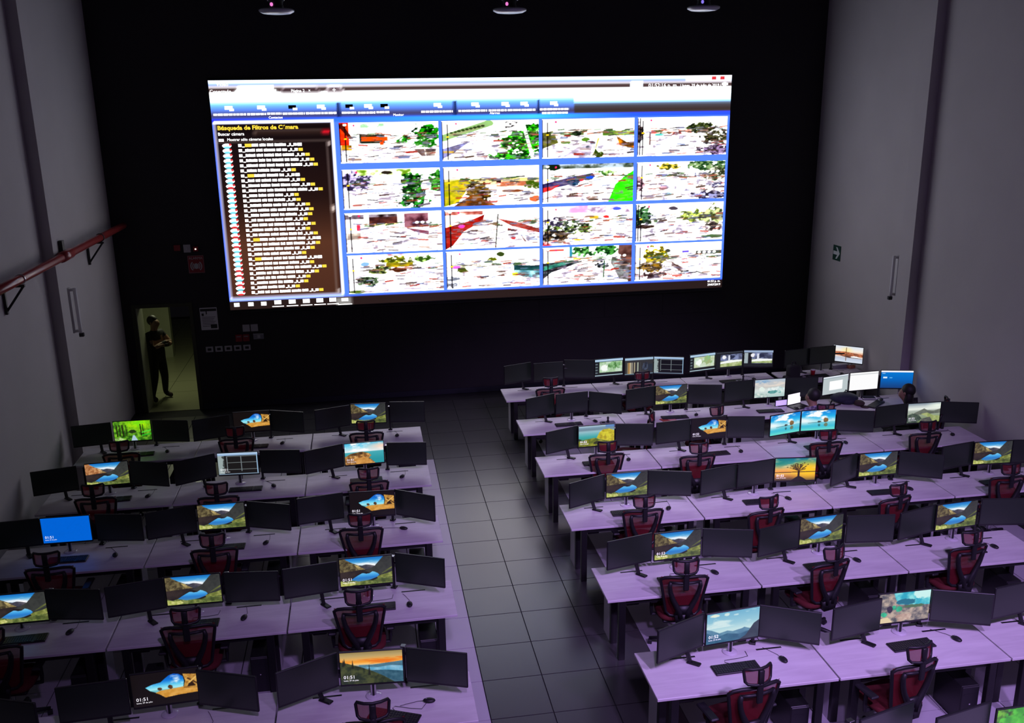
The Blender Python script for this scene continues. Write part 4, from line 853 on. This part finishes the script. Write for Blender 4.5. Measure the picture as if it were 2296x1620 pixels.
def make_monitor(side, row, d, pos, x, y, zt, yaw, pic, clock=None):
    lab = where(side, row, d).replace(' desk from aisle', ' desk from aisle')
    place = {'L': 'wall-side' if side == 'L' else 'aisle-side', 'R': 'aisle-side' if side == 'L' else 'wall-side', 'C': 'middle'}[pos]
    pre = ('%s monitor, ' % WORD[pic]) if pic else '%s blank monitor, ' % place
    if pic == 'beach': pre = '%s beach monitor, ' % place
    t = thing('monitor', pre+lab, 'monitor', (x, y, DH), R(yaw), 'desk monitors')
    z = zt-DH
    obj('housing', G['housing'], t, (0, 0, z))
    ds = obj('display', picm(pic) if pic else G['off'], t, (0, -.006 if pic else 0, z-.008-(VH_/2 if pic else 0)))
    if pic: ds['label'] = 'lit screen showing ' + WORD[pic] + ' picture'
    if clock:
        for body, s, zz in ((clock, .046, -.088), ('lunes, 29 de julio', .019, -.112)):
            o = obj('lettering', text_mesh(body, s, 'glow_white'), ds, (-VW_/2+.022, -.0012, zz-.012)); o.rotation_euler = (math.pi/2, 0, 0)
    zb = z-MH
    st = obj('stand', None, t)
    if pos == 'C':
        bpo = MB().rbox(-.024, .024, .016, .034, .008, zb+.14, .006).mesh('stand', 'silver'); st.data if False else None
        bpy.data.objects.remove(st)
        st = obj('stand', bpo, t)
        obj('cable_strip', MB().box(-.009, .009, .010, .0165, .012, zb+.1).mesh('cable_strip', 'black_plastic'), st)
        if 'rbase' not in G: G['rbase'] = MB().lathe([(.070, 0), (.073, .004), (.066, .010), (.02, .012)], 24, (0, .03, 0)).mesh('stand_base', 'clear_base', True)
        obj('stand_base', G['rbase'], st)
    else:
        bpy.data.objects.remove(st)
        if pos == 'L':
            key = 'standL%.2f' % zb
            if key not in G:
                G[key] = MB().tube([(.10, .035, zb+.12), (.10, .03, zb), (.112, -.005, .012)], [.022, .022, .022], 6).mesh('stand', 'black_metal')
            st = obj('stand', G[key], t)
            if 'lfoot' not in G: G['lfoot'] = MB().rbox(-.03, .03, -.11, .02, 0, .018, .007).mesh('stand_foot', 'black_metal')
            f = obj('stand_foot', G['lfoot'], st, (.11, 0, 0)); f.rotation_euler = (0, 0, R(28))
        else:
            dy = ROWY[side][row-1]+DD-.05-y; ya = R(yaw)
            cx, cy = -.29*math.cos(ya)+dy*math.sin(ya)*.0, 0
            loc = Matrix.Rotation(-ya, 3, 'Z') @ Vector((-.275, dy, 0))
            mb = MB().tube([(loc.x, loc.y, 0), (loc.x, loc.y, z-.10)], .017, 8).rbox(loc.x-.03, loc.x+.03, loc.y-.03, loc.y+.03, 0, .02, .004)
            mb.tube([(loc.x, loc.y, z-.16), (0, .035, z-.16)], .014, 6)
            st = obj('stand', mb.mesh('stand', 'black_metal'), t)
            obj('column_cap', MB().rbox(loc.x-.024, loc.x+.024, loc.y-.024, loc.y+.024, z-.10, z-.085, .004).mesh('column_cap', 'silver'), st)
    return t
# keyboards, mice, computers
G['kb'] = MB().rbox(-.222, .222, -.076, .076, 0, .018, .005).mesh('body', 'black_plastic')
mb = MB()
for r in range(5):
    for c in range(18):
        if c in (13, ): continue
        x = -.205+.0238*c; y = -.052+.0265*r
        mb.box(x-.0098, x+.0098, y-.0105, y+.0105, .017, .0225)
G['keys'] = mb.mesh('keys', 'key_grey')
G['mouse'] = MB().ell((0, 0, .016), (.032, .056, .02), 12, 8).mesh('body', 'black_plastic', True)
G['wheel'] = MB().tube([(-.004, .025, .033), (.004, .025, .033)], .007, 8).mesh('wheel', 'plate_grey')
G['cord'] = MB().tube([(0, .054, .012), (.004, .10, .004), (-.02, .16, .003), (-.035, .2, .003), (-.06, .25, .003)], .0022, 5).mesh('cord', 'cable')
G['kcord'] = MB().tube([(-.02, .075, .006), (-.06, .11, .004), (-.05, .14, .004), (.1, .145, .004), (.19, .16, .004), (.2, .24, .004)], .0025, 5).mesh('cord', 'cable')
G['case'] = MB().rbox(-.092, .092, -.20, .20, .012, .41, .006).mesh('case', 'black_metal')
G['face'] = MB().rbox(-.088, .088, -.212, -.199, .02, .402, .006).box(-.07, .07, -.2135, -.21, .31, .33).mesh('front_panel', 'black_plastic')
G['led'] = MB().box(-.006, .006, -.2150, -.2125, .21, .22).mesh('power_light', 'plate_white')
def make_keyboard(side, row, d, x, y, rz, cord=False):
    t = thing('keyboard', 'black keyboard, ' + where(side, row, d), 'keyboard', (x, y, DH), R(rz), 'black keyboards')
    obj('body', G['kb'], t); obj('keys', G['keys'], t)['kind'] = 'stuff'
    if cord: obj('cord', G['kcord'], t)
def make_mouse(side, row, d, x, y, rz):
    t = thing('computer_mouse', 'black mouse, ' + where(side, row, d), 'mouse', (x, y, DH), R(rz), 'black mice')
    obj('body', G['mouse'], t); obj('wheel', G['wheel'], t); obj('cord', G['cord'], t)
def make_tower(side, row, d, x, y):
    t = thing('computer_tower', 'black computer tower under desk, ' + where(side, row, d).replace(' desk from aisle', ' from aisle'), 'computer', (x, y, 0), 0, 'computers under the desks')
    obj('case', G['case'], t); obj('front_panel', G['face'], t); obj('power_light', G['led'], t)
MON={
 'R11':{'L':(1.66,15.83,1.217,19),'C':(2.22,15.81,1.22,3),'R':(2.8,15.83,1.227,-14)},
 'R12':{'L':(3.36,15.84,1.223,5),'C':(3.93,15.83,1.216,1),'R':(4.49,15.79,1.205,-18)},
 'R13':{'L':(5.15,15.81,1.22,12),'C':(5.69,15.84,1.221,5),'R':(6.26,15.83,1.223,-13)},
 'R14':{'L':(7.03,15.8,1.199,9),'C':(7.55,15.82,1.22,6),'R':(8.1,15.8,1.207,-39)},
 'R21':{'L':(1.72,13.99,1.187,23),'C':(2.25,14.01,1.204,7),'R':(2.8,13.98,1.177,-29)},
 'R22':{'L':(3.42,14.04,1.203,14),'C':(3.96,14.08,1.209,1),'R':(4.53,14.03,1.194,-15)},
 'R23':{'L':(5.15,14.07,1.203,8),'C':(5.7,14.08,1.207,0),'R':(6.26,14.05,1.206,-9)},
 'R24':{'L':(6.88,14.06,1.203,14),'C':(7.42,14.09,1.225,3),'R':(8.04,14.09,1.218,-14)},
 'R31':{'L':(1.73,12.36,1.203,21),'C':(2.25,12.4,1.214,2),'R':(2.81,12.36,1.206,-11)},
 'R32':{'L':(3.42,12.38,1.201,7),'C':(3.97,12.39,1.214,1),'R':(4.54,12.35,1.203,-11)},
 'R33':{'L':(5.17,12.36,1.204,13),'C':(5.72,12.39,1.213,-2),'R':(6.28,12.31,1.191,-17)},
 'R34':{'L':(6.9,12.37,1.212,7),'C':(7.48,12.41,1.206,-1),'R':(8.03,12.33,1.202,-17)},
 'R41':{'L':(1.66,10.54,1.184,23),'C':(2.2,10.62,1.197,1),'R':(2.76,10.59,1.183,-16)},
 'R42':{'L':(3.42,10.57,1.187,14),'C':(3.96,10.65,1.197,10),'R':(4.51,10.65,1.209,-7)},
 'R43':{'L':(5.18,10.59,1.177,27),'C':(5.69,10.64,1.197,1),'R':(6.25,10.53,1.182,-27)},
 'R44':{'L':(6.89,10.69,1.205,11),'C':(7.41,10.68,1.212,-3),'R':(7.99,10.65,1.202,-9)},
 'R51':{'L':(1.72,8.84,1.2,13),'C':(2.29,8.91,1.191,3),'R':(2.85,8.86,1.184,-14)},
 'R52':{'L':(3.44,8.82,1.203,14),'C':(4.01,8.95,1.201,5),'R':(4.57,8.87,1.196,-7)},
 'R53':{'L':(5.18,8.91,1.203,15),'C':(5.71,8.97,1.215,5),'R':(6.36,8.94,1.222,-9)},
 'R61':{'L':(1.71,7.13,1.193,22),'C':(2.25,7.24,1.194,6),'R':(2.79,7.18,1.179,-26)},
 'R62':{'L':(3.46,7.16,1.174,10),'C':(4,7.26,1.191,1),'R':(4.53,7.14,1.196,-20)},
 'R63':{'L':(5.15,7.19,1.193,9)},
 'R72':{'L':(2.84,5.61,1.209,15)},
 'R73':{'C':(4,5.54,1.154,1)},
 'L11':{'L':(-5.18,14,1.189,8),'C':(-4.6,14.03,1.202,-1),'R':(-4.03,13.94,1.193,-12)},
 'L12':{'L':(-3.44,14.01,1.172,18),'C':(-2.84,14.07,1.214,0),'R':(-2.3,14.01,1.201,-21)},
 'L13':{'L':(-1.6,14.03,1.202,17),'C':(-1.04,14.07,1.223,-5),'R':(-0.43,14.06,1.213,-9)},
 'L21':{'L':(-5.2,12.25,1.173,13),'C':(-4.55,12.32,1.193,3),'R':(-4,12.25,1.181,-19)},
 'L22':{'L':(-3.4,12.27,1.185,25),'C':(-2.84,12.34,1.2,-4),'R':(-2.27,12.28,1.212,-10)},
 'L23':{'L':(-1.67,12.29,1.198,21),'C':(-1.12,12.37,1.209,3),'R':(-0.53,12.29,1.188,-9)},
 'L31':{'L':(-5.14,10.65,1.182,-5),'C':(-4.59,10.61,1.195,-1),'R':(-3.99,10.56,1.191,-11)},
 'L32':{'L':(-3.4,10.56,1.203,15),'C':(-2.83,10.61,1.208,-1),'R':(-2.28,10.58,1.179,-21)},
 'L33':{'L':(-1.66,10.58,1.219,10),'C':(-1.04,10.62,1.21,-3),'R':(-0.52,10.56,1.171,-33)},
 'L41':{'C':(-4.58,8.92,1.142,0),'R':(-4.03,8.86,1.161,-11)},
 'L42':{'L':(-3.43,8.83,1.189,10),'C':(-2.88,8.9,1.183,-1),'R':(-2.3,8.87,1.173,-7)},
 'L43':{'L':(-1.7,8.84,1.203,8),'C':(-1.13,8.9,1.218,0),'R':(-0.57,8.85,1.198,-25)},
 'L51':{'R':(-4.05,7.06,1.167,-20)},
 'L52':{'L':(-3.38,7.07,1.227,3),'C':(-2.84,7.23,1.178,3),'R':(-2.32,7.11,1.166,-21)},
 'L53':{'L':(-1.65,7.17,1.148,24),'C':(-1.1,7.17,1.203,-4),'R':(-0.54,7.09,1.187,-20)},
}
SHOW = {'R12': 'map files grid2', 'R13': 'map2 street street2', 'R14': '- - sunlake', 'R22': '- lake -', 'R23': '- ice -', 'R24': 'dialog white bluepage', 'R31': '- ylake -', 'R32': '- cave -', 'R33': 'beach beach -', 'R34': '- fog -', 'R41': '- lake -', 'R42': '- - tree', 'R43': '- lake -', 'R44': '- lake -', 'R51': '- lake -', 'R52': '- lake -', 'R53': '- lake -', 'R61': '- teal -', 'R62': '- under -', 'R72': '- green -', 'L11': '- forest -', 'L12': '- cave -', 'L13': '- lake -', 'L21': '- wlake -', 'L22': '- camgrid -', 'L23': '- bay -', 'L31': '- blue -', 'L32': '- lake -', 'L33': '- cave -', 'L41': '- lake -', 'L42': '- lake -', 'L43': '- lake -', 'L52': '- cave -', 'L53': '- sunset -'}
CLOCK = {'L52': '01:51', 'L53': '01:51', 'L43': '01:51', 'L33': '01:51', 'L31': '01:51', 'L22': '01:51', 'L23': '01:51', 'R51': '01:52', 'R61': '01:52', 'R42': '01:52', 'R31': '01:52', 'R32': '01:52', 'R34': '01:52'}
MON['R71'] = {'R': MON.pop('R72')['L']}; MON['R72'] = {'L': (3.43, 5.52, 1.2, 12), 'C': MON.pop('R73')['C']}
MON['R14']['R'] = (8.06, 15.80, 1.207, -39); MON['R53']['R'] = (6.30, 8.94, 1.222, -9); MON['L31']['L'] = (-5.16, 10.62, 1.182, 4)
MON['R24']['R'] = (8.03, 14.08, 1.218, -14)
for k in MON:      # desks first
    side, row, d = k[0], int(k[1]), int(k[2])
    make_desk(side, row, d, dx=.10 if k == 'R14' else 0)
for k, v in MON.items():
    side, row, d = k[0], int(k[1]), int(k[2]); sh = SHOW.get(k, '- - -').split()
    for pos in v:
        x, y, zt, yaw = v[pos]; pc = sh['LCR'.index(pos)]
        pc = None if pc == '-' else pc
        make_monitor(side, row, d, pos, x, y, zt, yaw, pc, CLOCK.get(k) if pc else None)
# chairs: headrest positions read from the photograph
HEAD = {'R11': (1236, 857), 'R12': (1441.5, 842.8), 'R22': (1465, 932), 'R23': (1612, 921), 'R31': (1364, 1002), 'R32': (1569.5, 1005.5), 'R33': (1860.6, 976), 'R34': (2084.8, 956), 'R41': (1447, 1126), 'R42': (1729, 1127), 'R43': (2021.4, 1098.5), 'R44': (2272, 1052), 'R51': (1540, 1273), 'R52': (1877, 1242), 'R53': (2187.4, 1206.7), 'R61': (1705.7, 1516), 'R62': (2071, 1466), 'L11': (265.6, 1001), 'L12': (526.3, 968.8), 'L13': (820.3, 955), 'L21': (206.3, 1100), 'L22': (484.5, 1097), 'L23': (826.4, 1063), 'L31': (101, 1255), 'L32': (474.6, 1213), 'L33': (807, 1167), 'L41': (-30, 1432), 'L42': (414, 1383.5), 'L43': (804, 1341), 'L53': (835.8, 1594.6)}
TURN = {'R22': 70, 'R51': -6, 'R52': 14, 'R53': 8, 'R61': 10, 'R62': 12, 'R42': 12, 'R43': 14, 'R23': 20, 'L33': -3, 'L12': 3}
for k, (px, py) in HEAD.items():
    h = at(px, py, 1.125); rz = TURN.get(k, 0)
    off = Matrix.Rotation(R(rz), 3, 'Z') @ Vector((0, -.31, 0))
    make_chair(h.x-off.x, h.y-off.y, rz, 'red mesh chair, ' + where(k[0], int(k[1]), int(k[2])))
rnd = random.Random(11)
NOKB = ('R11', 'R12', 'L13', 'R34', 'L33', 'R63', 'R71', 'R72', 'R24', 'L51')
NOMO = ('R11', 'R12', 'R63', 'R71', 'R72', 'R24', 'L51')
KB = {'R61': (2.20, 7.0, 2, 1), 'R52': (3.92, 8.66, 3, 0), 'R62': (3.98, 7.05, 3, 0), 'L53': (-.93, 6.86, -24, 1), 'L52': (-2.86, 6.84, 14, 0)}
MO = {'R61': (2.68, 7.04, 10), 'R51': (2.665, 8.73, 25), 'L43': (-.70, 8.67, 0), 'L33': (-.674, 10.485, 60), 'L53': (-.62, 7.02, 80), 'L52': (-2.46, 6.98, 0), 'R62': (4.46, 7.06, 20)}
for k in MON:
    side, row, d = k[0], int(k[1]), int(k[2]); xc = desk_center(side, d); y0 = ROWY[side][row-1]
    if k not in NOKB:
        q = KB.get(k) or (xc+rnd.uniform(-.06, .06), y0+.30+rnd.uniform(-.02, .02), rnd.uniform(-3, 3), k in ('L43', 'R51', 'L42'))
        make_keyboard(side, row, d, *q)
    if k not in NOMO:
        q = MO.get(k) or (xc+.45+rnd.uniform(-.05, .05), y0+.34+rnd.uniform(-.03, .03), rnd.uniform(-30, 20)); make_mouse(side, row, d, *q)
    if k not in ('R72', 'R71'): make_tower(side, row, d, xc+DW/2-.30, y0+.30)
# ---------------------------------------------------------------- people
def skin_mesh(name, V, E, mats, zone):
    me = bpy.data.meshes.new('sk'); me.from_pydata([v[0] for v in V], E, [])
    o = bpy.data.objects.new('sk', me); COL.objects.link(o)
    o.modifiers.new('Skin', 'SKIN')
    for i, sv in enumerate(me.skin_vertices[0].data):
        r = V[i][1]; r = r if isinstance(r, tuple) else (r, r); k = 1.0 if r[0] < .012 else 1.28; sv.radius = (r[0]*k, r[1]*k); sv.use_root = (i == 0)
    s = o.modifiers.new('Sub', 'SUBSURF'); s.levels = 2; s.render_levels = 2
    dg = bpy.context.evaluated_depsgraph_get(); out = bpy.data.meshes.new_from_object(o.evaluated_get(dg)); out.name = name
    bpy.data.objects.remove(o)
    out.materials.clear()
    for m in mats: out.materials.append(MATS[m])
    P = np.array([v[0] for v in V])
    for f in out.polygons:
        c = np.array(f.center); j = int(((P-c)**2).sum(1).argmin()); f.material_index = zone(V[j][2]); f.use_smooth = True
    return out
def person(t, J, mats, hair='short'):
    # J: joints by name -> point; facing +y locally
    V = []; E = []; I = {}
    def v(n, p, r, z): I[n] = len(V); V.append((tuple(p), r, z))
    def e(a, b): E.append((I[a], I[b]))
    v('pelvis', J['pelvis'], (.15, .105), 'leg'); v('waist', J['waist'], (.14, .10), 'top'); v('chest', J['chest'], (.165, .115), 'top'); v('neckb', J['neckb'], .06, 'top'); v('neck', J['neck'], .05, 'skin'); v('jaw', J['jaw'], (.066, .074), 'skin'); v('head', J['head'], (.078, .092), 'skin'); v('crown', J['crown'], (.058, .066), 'skin')
    for a, b in (('pelvis', 'waist'), ('waist', 'chest'), ('chest', 'neckb'), ('neckb', 'neck'), ('neck', 'jaw'), ('jaw', 'head'), ('head', 'crown')): e(a, b)
    nose = Vector(J['head'])+Vector(J['face'])*.105-Vector((0, 0, .03)); v('nose', nose, .014, 'skin'); e('head', 'nose')
    for s in 'LR':
        v('sh'+s, J['sh'+s], .062, 'top'); v('el'+s, J['el'+s], .046, 'top'); v('wr'+s, J['wr'+s], .032, 'top'); v('pa'+s, J['pa'+s], (.036, .018), 'skin')
        e('chest', 'sh'+s); e('sh'+s, 'el'+s); e('el'+s, 'wr'+s); e('wr'+s, 'pa'+s)
        d = (Vector(J['pa'+s])-Vector(J['wr'+s])).normalized(); sd = d.cross(Vector((0, 0, 1))).normalized()
        for k, (o, L) in enumerate(((-.027, .07), (-.009, .08), (.009, .075), (.027, .06))):
            b = Vector(J['pa'+s])+d*.045+sd*o
            v('f%d%s' % (k, s), b, .010, 'skin'); e('pa'+s, 'f%d%s' % (k, s)); v('g%d%s' % (k, s), b+d*L*.5-Vector((0, 0, .006)), .009, 'skin'); e('f%d%s' % (k, s), 'g%d%s' % (k, s)); v('h%d%s' % (k, s), b+d*L-Vector((0, 0, .018)), .008, 'skin'); e('g%d%s' % (k, s), 'h%d%s' % (k, s))
        th = Vector(J['pa'+s])+sd*(.045 if s == 'L' else -.045)+d*.02; v('t0'+s, th, .011, 'skin'); e('pa'+s, 't0'+s); v('t1'+s, th+d*.04, .009, 'skin'); e('t0'+s, 't1'+s)
        v('hip'+s, J['hip'+s], .088, 'leg'); v('kn'+s, J['kn'+s], .062, 'leg'); v('an'+s, J['an'+s], .042, 'leg'); v('to'+s, J['to'+s], (.045, .03), 'shoe')
        e('pelvis', 'hip'+s); e('hip'+s, 'kn'+s); e('kn'+s, 'an'+s); e('an'+s, 'to'+s)
    zones = {'top': 0, 'leg': 1, 'skin': 2, 'shoe': 3}
    obj('body', skin_mesh('body', V, E, mats, lambda z: zones[z]), t)
    hd = Vector(J['head']); fc = Vector(J['face']); cr = Vector(J['crown'])
    mb = MB(); c = hd.lerp(cr, .42)-fc*.032; mb.ell(c, (.098, .108, .108), 16, 10)
    if hair == 'long': mb.ell(hd-fc*.05-Vector((0, 0, .10)), (.10, .075, .17), 14, 9)
    mb.build('hair', 'hair', t, True)
    sd = fc.cross(Vector((0, 0, 1))).normalized()
    for s in (-1, 1):
        ep = hd+fc*.083+sd*.032*s; MB().ell(ep, (.011, .011, .008), 8, 5).build('eye', 'hair', t, True)
        ea = hd+sd*.082*s-Vector((0, 0, .01)); MB().ell(ea, (.014, .016, .028), 8, 6).build('ear', 'skin', t, True)
    MB().ell(hd+fc*.075-Vector((0, 0, .072)), (.022, .012, .007), 8, 5).build('mouth', 'cloth_brown', t, True)
# man standing in the corridor with folded arms (faces local +y)
t = thing('person', 'person in dark clothes standing with folded arms inside the doorway', 'person', (-5.24, 19.0, 0), R(-122))
J = dict(pelvis=(0, 0, .93), waist=(0, .01, 1.08), chest=(0, .02, 1.30), neckb=(0, .01, 1.43), neck=(0, .015, 1.49), jaw=(0, .05, 1.56), head=(0, .03, 1.63), crown=(0, .02, 1.70), face=(0, 1, 0),
         shL=(-.19, .0, 1.38), elL=(-.24, .17, 1.14), wrL=(-.02, .27, 1.17), paL=(.07, .25, 1.19), shR=(.19, .0, 1.38), elR=(.24, .17, 1.14), wrR=(.02, .24, 1.22), paR=(-.08, .24, 1.23),
         hipL=(-.10, 0, .88), knL=(-.13, .03, .48), anL=(-.15, -.02, .09), toL=(-.18, .14, .045), hipR=(.10, 0, .88), knR=(.14, .02, .48), anR=(.20, -.04, .09), toR=(.24, .12, .045))
person(t, J, ['cloth_black', 'cloth_black', 'skin', 'cloth_brown'])
def seated(lean=.0, arms=None):
    J = dict(pelvis=(0, -.06, .56), waist=(0, -.05+lean*.3, .70), chest=(0, lean*.7, .92), neckb=(0, .02+lean, 1.04), neck=(0, .04+lean, 1.09), jaw=(0, .08+lean, 1.15), head=(0, .07+lean, 1.22), crown=(0, .05+lean, 1.29), face=(0, .97, -.2),
             shL=(-.19, lean*.8, 1.0), elL=(-.25, .16+lean, .80), wrL=(-.14, .38+lean, .79), paL=(-.10, .45+lean, .79), shR=(.19, lean*.8, 1.0), elR=(.25, .16+lean, .80), wrR=(.14, .38+lean, .79), paR=(.10, .45+lean, .79),
             hipL=(-.10, -.02, .56), knL=(-.12, .38, .55), anL=(-.12, .36, .10), toL=(-.13, .50, .05), hipR=(.10, -.02, .56), knR=(.12, .38, .55), anR=(.12, .36, .10), toR=(.13, .50, .05))
    return J
make_chair(6.02, 12.93, -8, 'red mesh chair under person in checked shirt')
t = thing('person', 'person in checked shirt seated facing a white laptop', 'person', (5.96, 12.92, 0), R(18))
person(t, seated(.04), ['plaid', 'cloth_black', 'skin', 'cloth_black'])
make_chair(7.72, 12.72, 55, 'red mesh chair under long-haired person by side wall')
t = thing('person', 'person with long dark hair and black clothes leaning over desk', 'person', (7.62, 12.80, 0), R(48))
J = seated(.12)
person(t, J, ['cloth_black', 'cloth_black', 'skin', 'cloth_black'], 'long')
# ---------------------------------------------------------------- small things on the desks
def laptop(px, py, rz, picmat, label, lit=True):
    p = at(px, py, DH); t = thing('laptop', label, 'laptop', (p.x, p.y, DH), R(rz))
    MB().rbox(-.16, .16, -.11, .11, 0, .016, .004).build('base', 'bezel', t)
    MB().box(-.14, .14, -.02, .09, .0155, .019).build('keys', 'key_grey', t)
    l = MB().rbox(-.16, .16, .105, .118, .012, .22, .004).build('lid', 'bezel', t)
    MB().box(-.148, .148, .103, .1055, .03, .21).build('display', picmat, l)
laptop(1790, 912, 20, 'glow_white', 'open laptop with bright white screen before checked shirt')
p = at(1760, 912, DH); t = thing('tablet', 'pale lilac tablet propped on desk beside white laptop', 'tablet', (p.x, p.y+.05, DH), R(8))
MB().rbox(-.17, .17, -.004, .01, .012, .12, .003).build('case', 'bezel', t); emi('glow_lilac', (.55, .42, .95), .9); MB().box(-.16, .16, -.006, -.0035, .02, .112).build('display', 'glow_lilac', t); MB().box(-.1, .1, 0, .09, 0, .012).build('kickstand', 'bezel', t)
p = at(1893, 903, DH); t = thing('backpack', 'navy backpack lying on desk below the grey dialog monitor', 'bag', (p.x, p.y+.02, DH), R(-10))
MB().ell((0, 0, .09), (.24, .16, .09), 18, 10).build('body', 'bag_navy', t, True); MB().ell((.05, -.1, .06), (.14, .07, .06), 14, 8).build('pocket', 'bag_navy', t, True)
MB().tube([(-.1, -.14, .02), (-.22, -.2, .012), (-.26, -.1, .012), (-.2, .02, .03)], .012, 6).build('strap', 'black_plastic', t); MB().tube([(.0, .02, .17), (.04, .06, .21), (.09, .05, .17)], .01, 6).build('handle', 'black_plastic', t)
p = at(1926, 909, DH); t = thing('cap', 'dark peaked cap on desk beside the navy backpack', 'cap', (p.x, p.y, DH), R(-150))
MB().ell((0, 0, .05), (.085, .095, .05), 14, 9).build('crown', 'cloth_brown', t, True); MB().ell((0, .11, .008), (.075, .075, .008), 12, 5).build('brim', 'cloth_brown', t, True)
p = at(1963, 907, DH); t = thing('keyboard', 'dark keyboard turned askew on the cluttered desk beside long-haired person', 'keyboard', (p.x, p.y, DH), R(38), 'black keyboards'); obj('body', G['kb'], t); obj('keys', G['keys'], t)['kind'] = 'stuff'
p = at(1948, 893, DH); t = thing('folder', 'blue folder of papers on desk under blank white monitor', 'folder', (p.x, p.y, DH), R(-12))
MB().rbox(-.13, .13, -.09, .09, 0, .012, .002).build('cover', 'bag_navy', t); MB().box(-.12, .12, -.085, .085, .012, .022).build('papers', 'paper_white', t); MB().rbox(-.11, .10, -.07, .08, .022, .03, .002).build('notebook', 'bag_navy', t)
p = at(1976, 897, DH); t = thing('computer_mouse', 'black mouse beside the askew keyboard', 'mouse', (p.x, p.y, DH), R(-30), 'black mice'); obj('body', G['mouse'], t); obj('wheel', G['wheel'], t); obj('cord', G['cord'], t)
p = at(1498, 941, DH); t = thing('magazine', 'red and pink magazine lying open below a lake monitor', 'magazine', (p.x, p.y, DH), R(14))
MB().rbox(-.12, .0, -.085, .085, 0, .008, .002).build('page', 'red_gloss', t); pm('page_pink', (.75, .32, .30), .5); MB().rbox(.0, .12, -.085, .085, 0, .008, .002).build('page', 'page_pink', t); MB().box(.06, .125, .0, .088, .008, .0095).build('photo', 'bag_navy', t)
def joystick(px, py, label):
    p = at(px, py, DH); t = thing('joystick', label, 'joystick', (p.x, p.y, DH), 0, 'camera joysticks')
    MB().rbox(-.12, .12, -.07, .07, 0, .03, .008).build('base', 'plate_grey', t); MB().tube([(0, 0, .03), (0, 0, .09)], [.025, .012], 8).build('stick', 'black_plastic', t); MB().ell((0, 0, .105), (.02, .02, .024), 10, 7).build('knob', 'black_plastic', t, True); MB().box(-.1, -.05, -.03, .03, .03, .034).build('buttons', 'black_plastic', t)
joystick(1363, 950, 'small black camera joystick on desk behind yellow shore monitor'); joystick(1666, 856, 'small black camera joystick on desk below street view monitors')
p = at(1783, 852, DH); t = thing('black_bag', 'upright black bag on desk below a blank monitor by arrow wall', 'bag', (p.x, p.y+.1, DH), R(10))
MB().rbox(-.12, .12, -.08, .08, 0, .27, .04, 2).build('body', 'cloth_black', t, True); MB().tube([(-.05, 0, .26), (-.03, 0, .33), (.03, 0, .33), (.05, 0, .26)], .012, 6).build('handle', 'cloth_black', t); MB().rbox(-.2, -.08, -.1, .06, 0, .07, .02).build('side_pocket', 'cloth_black', t)
p = at(1822, 842, DH); t = thing('drink_cup', 'red paper cup among papers on the corner desk', 'cup', (p.x, p.y, DH)); MB().lathe([(.034, 0), (.045, .11), (.047, .115)], 14).build('cup', 'red_gloss', t, True); MB().lathe([(.048, .115), (.046, .125)], 14).build('lid', 'paper_white', t, True)
p = at(1810, 846, DH); t = thing('headphones', 'black headphones lying beside the red paper cup', 'headphones', (p.x-.05, p.y, DH)); MB().tube([(.08*math.cos(a), .08*math.sin(a), .012) for a in [math.pi*k/8 for k in range(9)]], .009, 6).build('band', 'black_plastic', t)
for s in (-1, 1): MB().ell((s*.08, -.01, .022), (.028, .035, .022), 10, 6).build('ear_cushion', 'black_plastic', t, True)
p = at(1885, 826, DH); t = thing('paper_stack', 'stack of pale papers on the corner desk behind black keyboard', 'paper', (p.x, p.y+.06, DH), R(4)); MB().rbox(-.17, .17, -.06, .06, 0, .07, .004).build('sheets', 'plate_grey', t); MB().box(-.165, .165, -.055, .055, .07, .074).build('top_sheet', 'paper_white', t)
p = at(1916, 824, DH); t = thing('tissue_box', 'small orange box on the corner desk under pink dusk monitor', 'box', (min(p.x, 8.2), p.y, DH), R(20)); MB().rbox(-.07, .07, -.06, .06, 0, .06, .008).build('carton', 'orange_box', t); MB().ell((0, 0, .065), (.04, .025, .025), 8, 5).build('tissue', 'paper_white', t, True)
# power unit with lit indicator under a desk on the door side
t = thing('power_unit', 'small black power unit with amber light under door-side desk', 'power unit', (-3.30, 8.62, 0)); MB().rbox(-.08, .08, -.12, .12, 0, .32, .01).build('case', 'black_plastic', t); MB().box(-.025, .01, -.124, -.119, .22, .29).build('amber_light', 'led_amber', t); MB().box(-.01, .01, -.124, -.119, .15, .165).build('red_light', 'led_red', t)
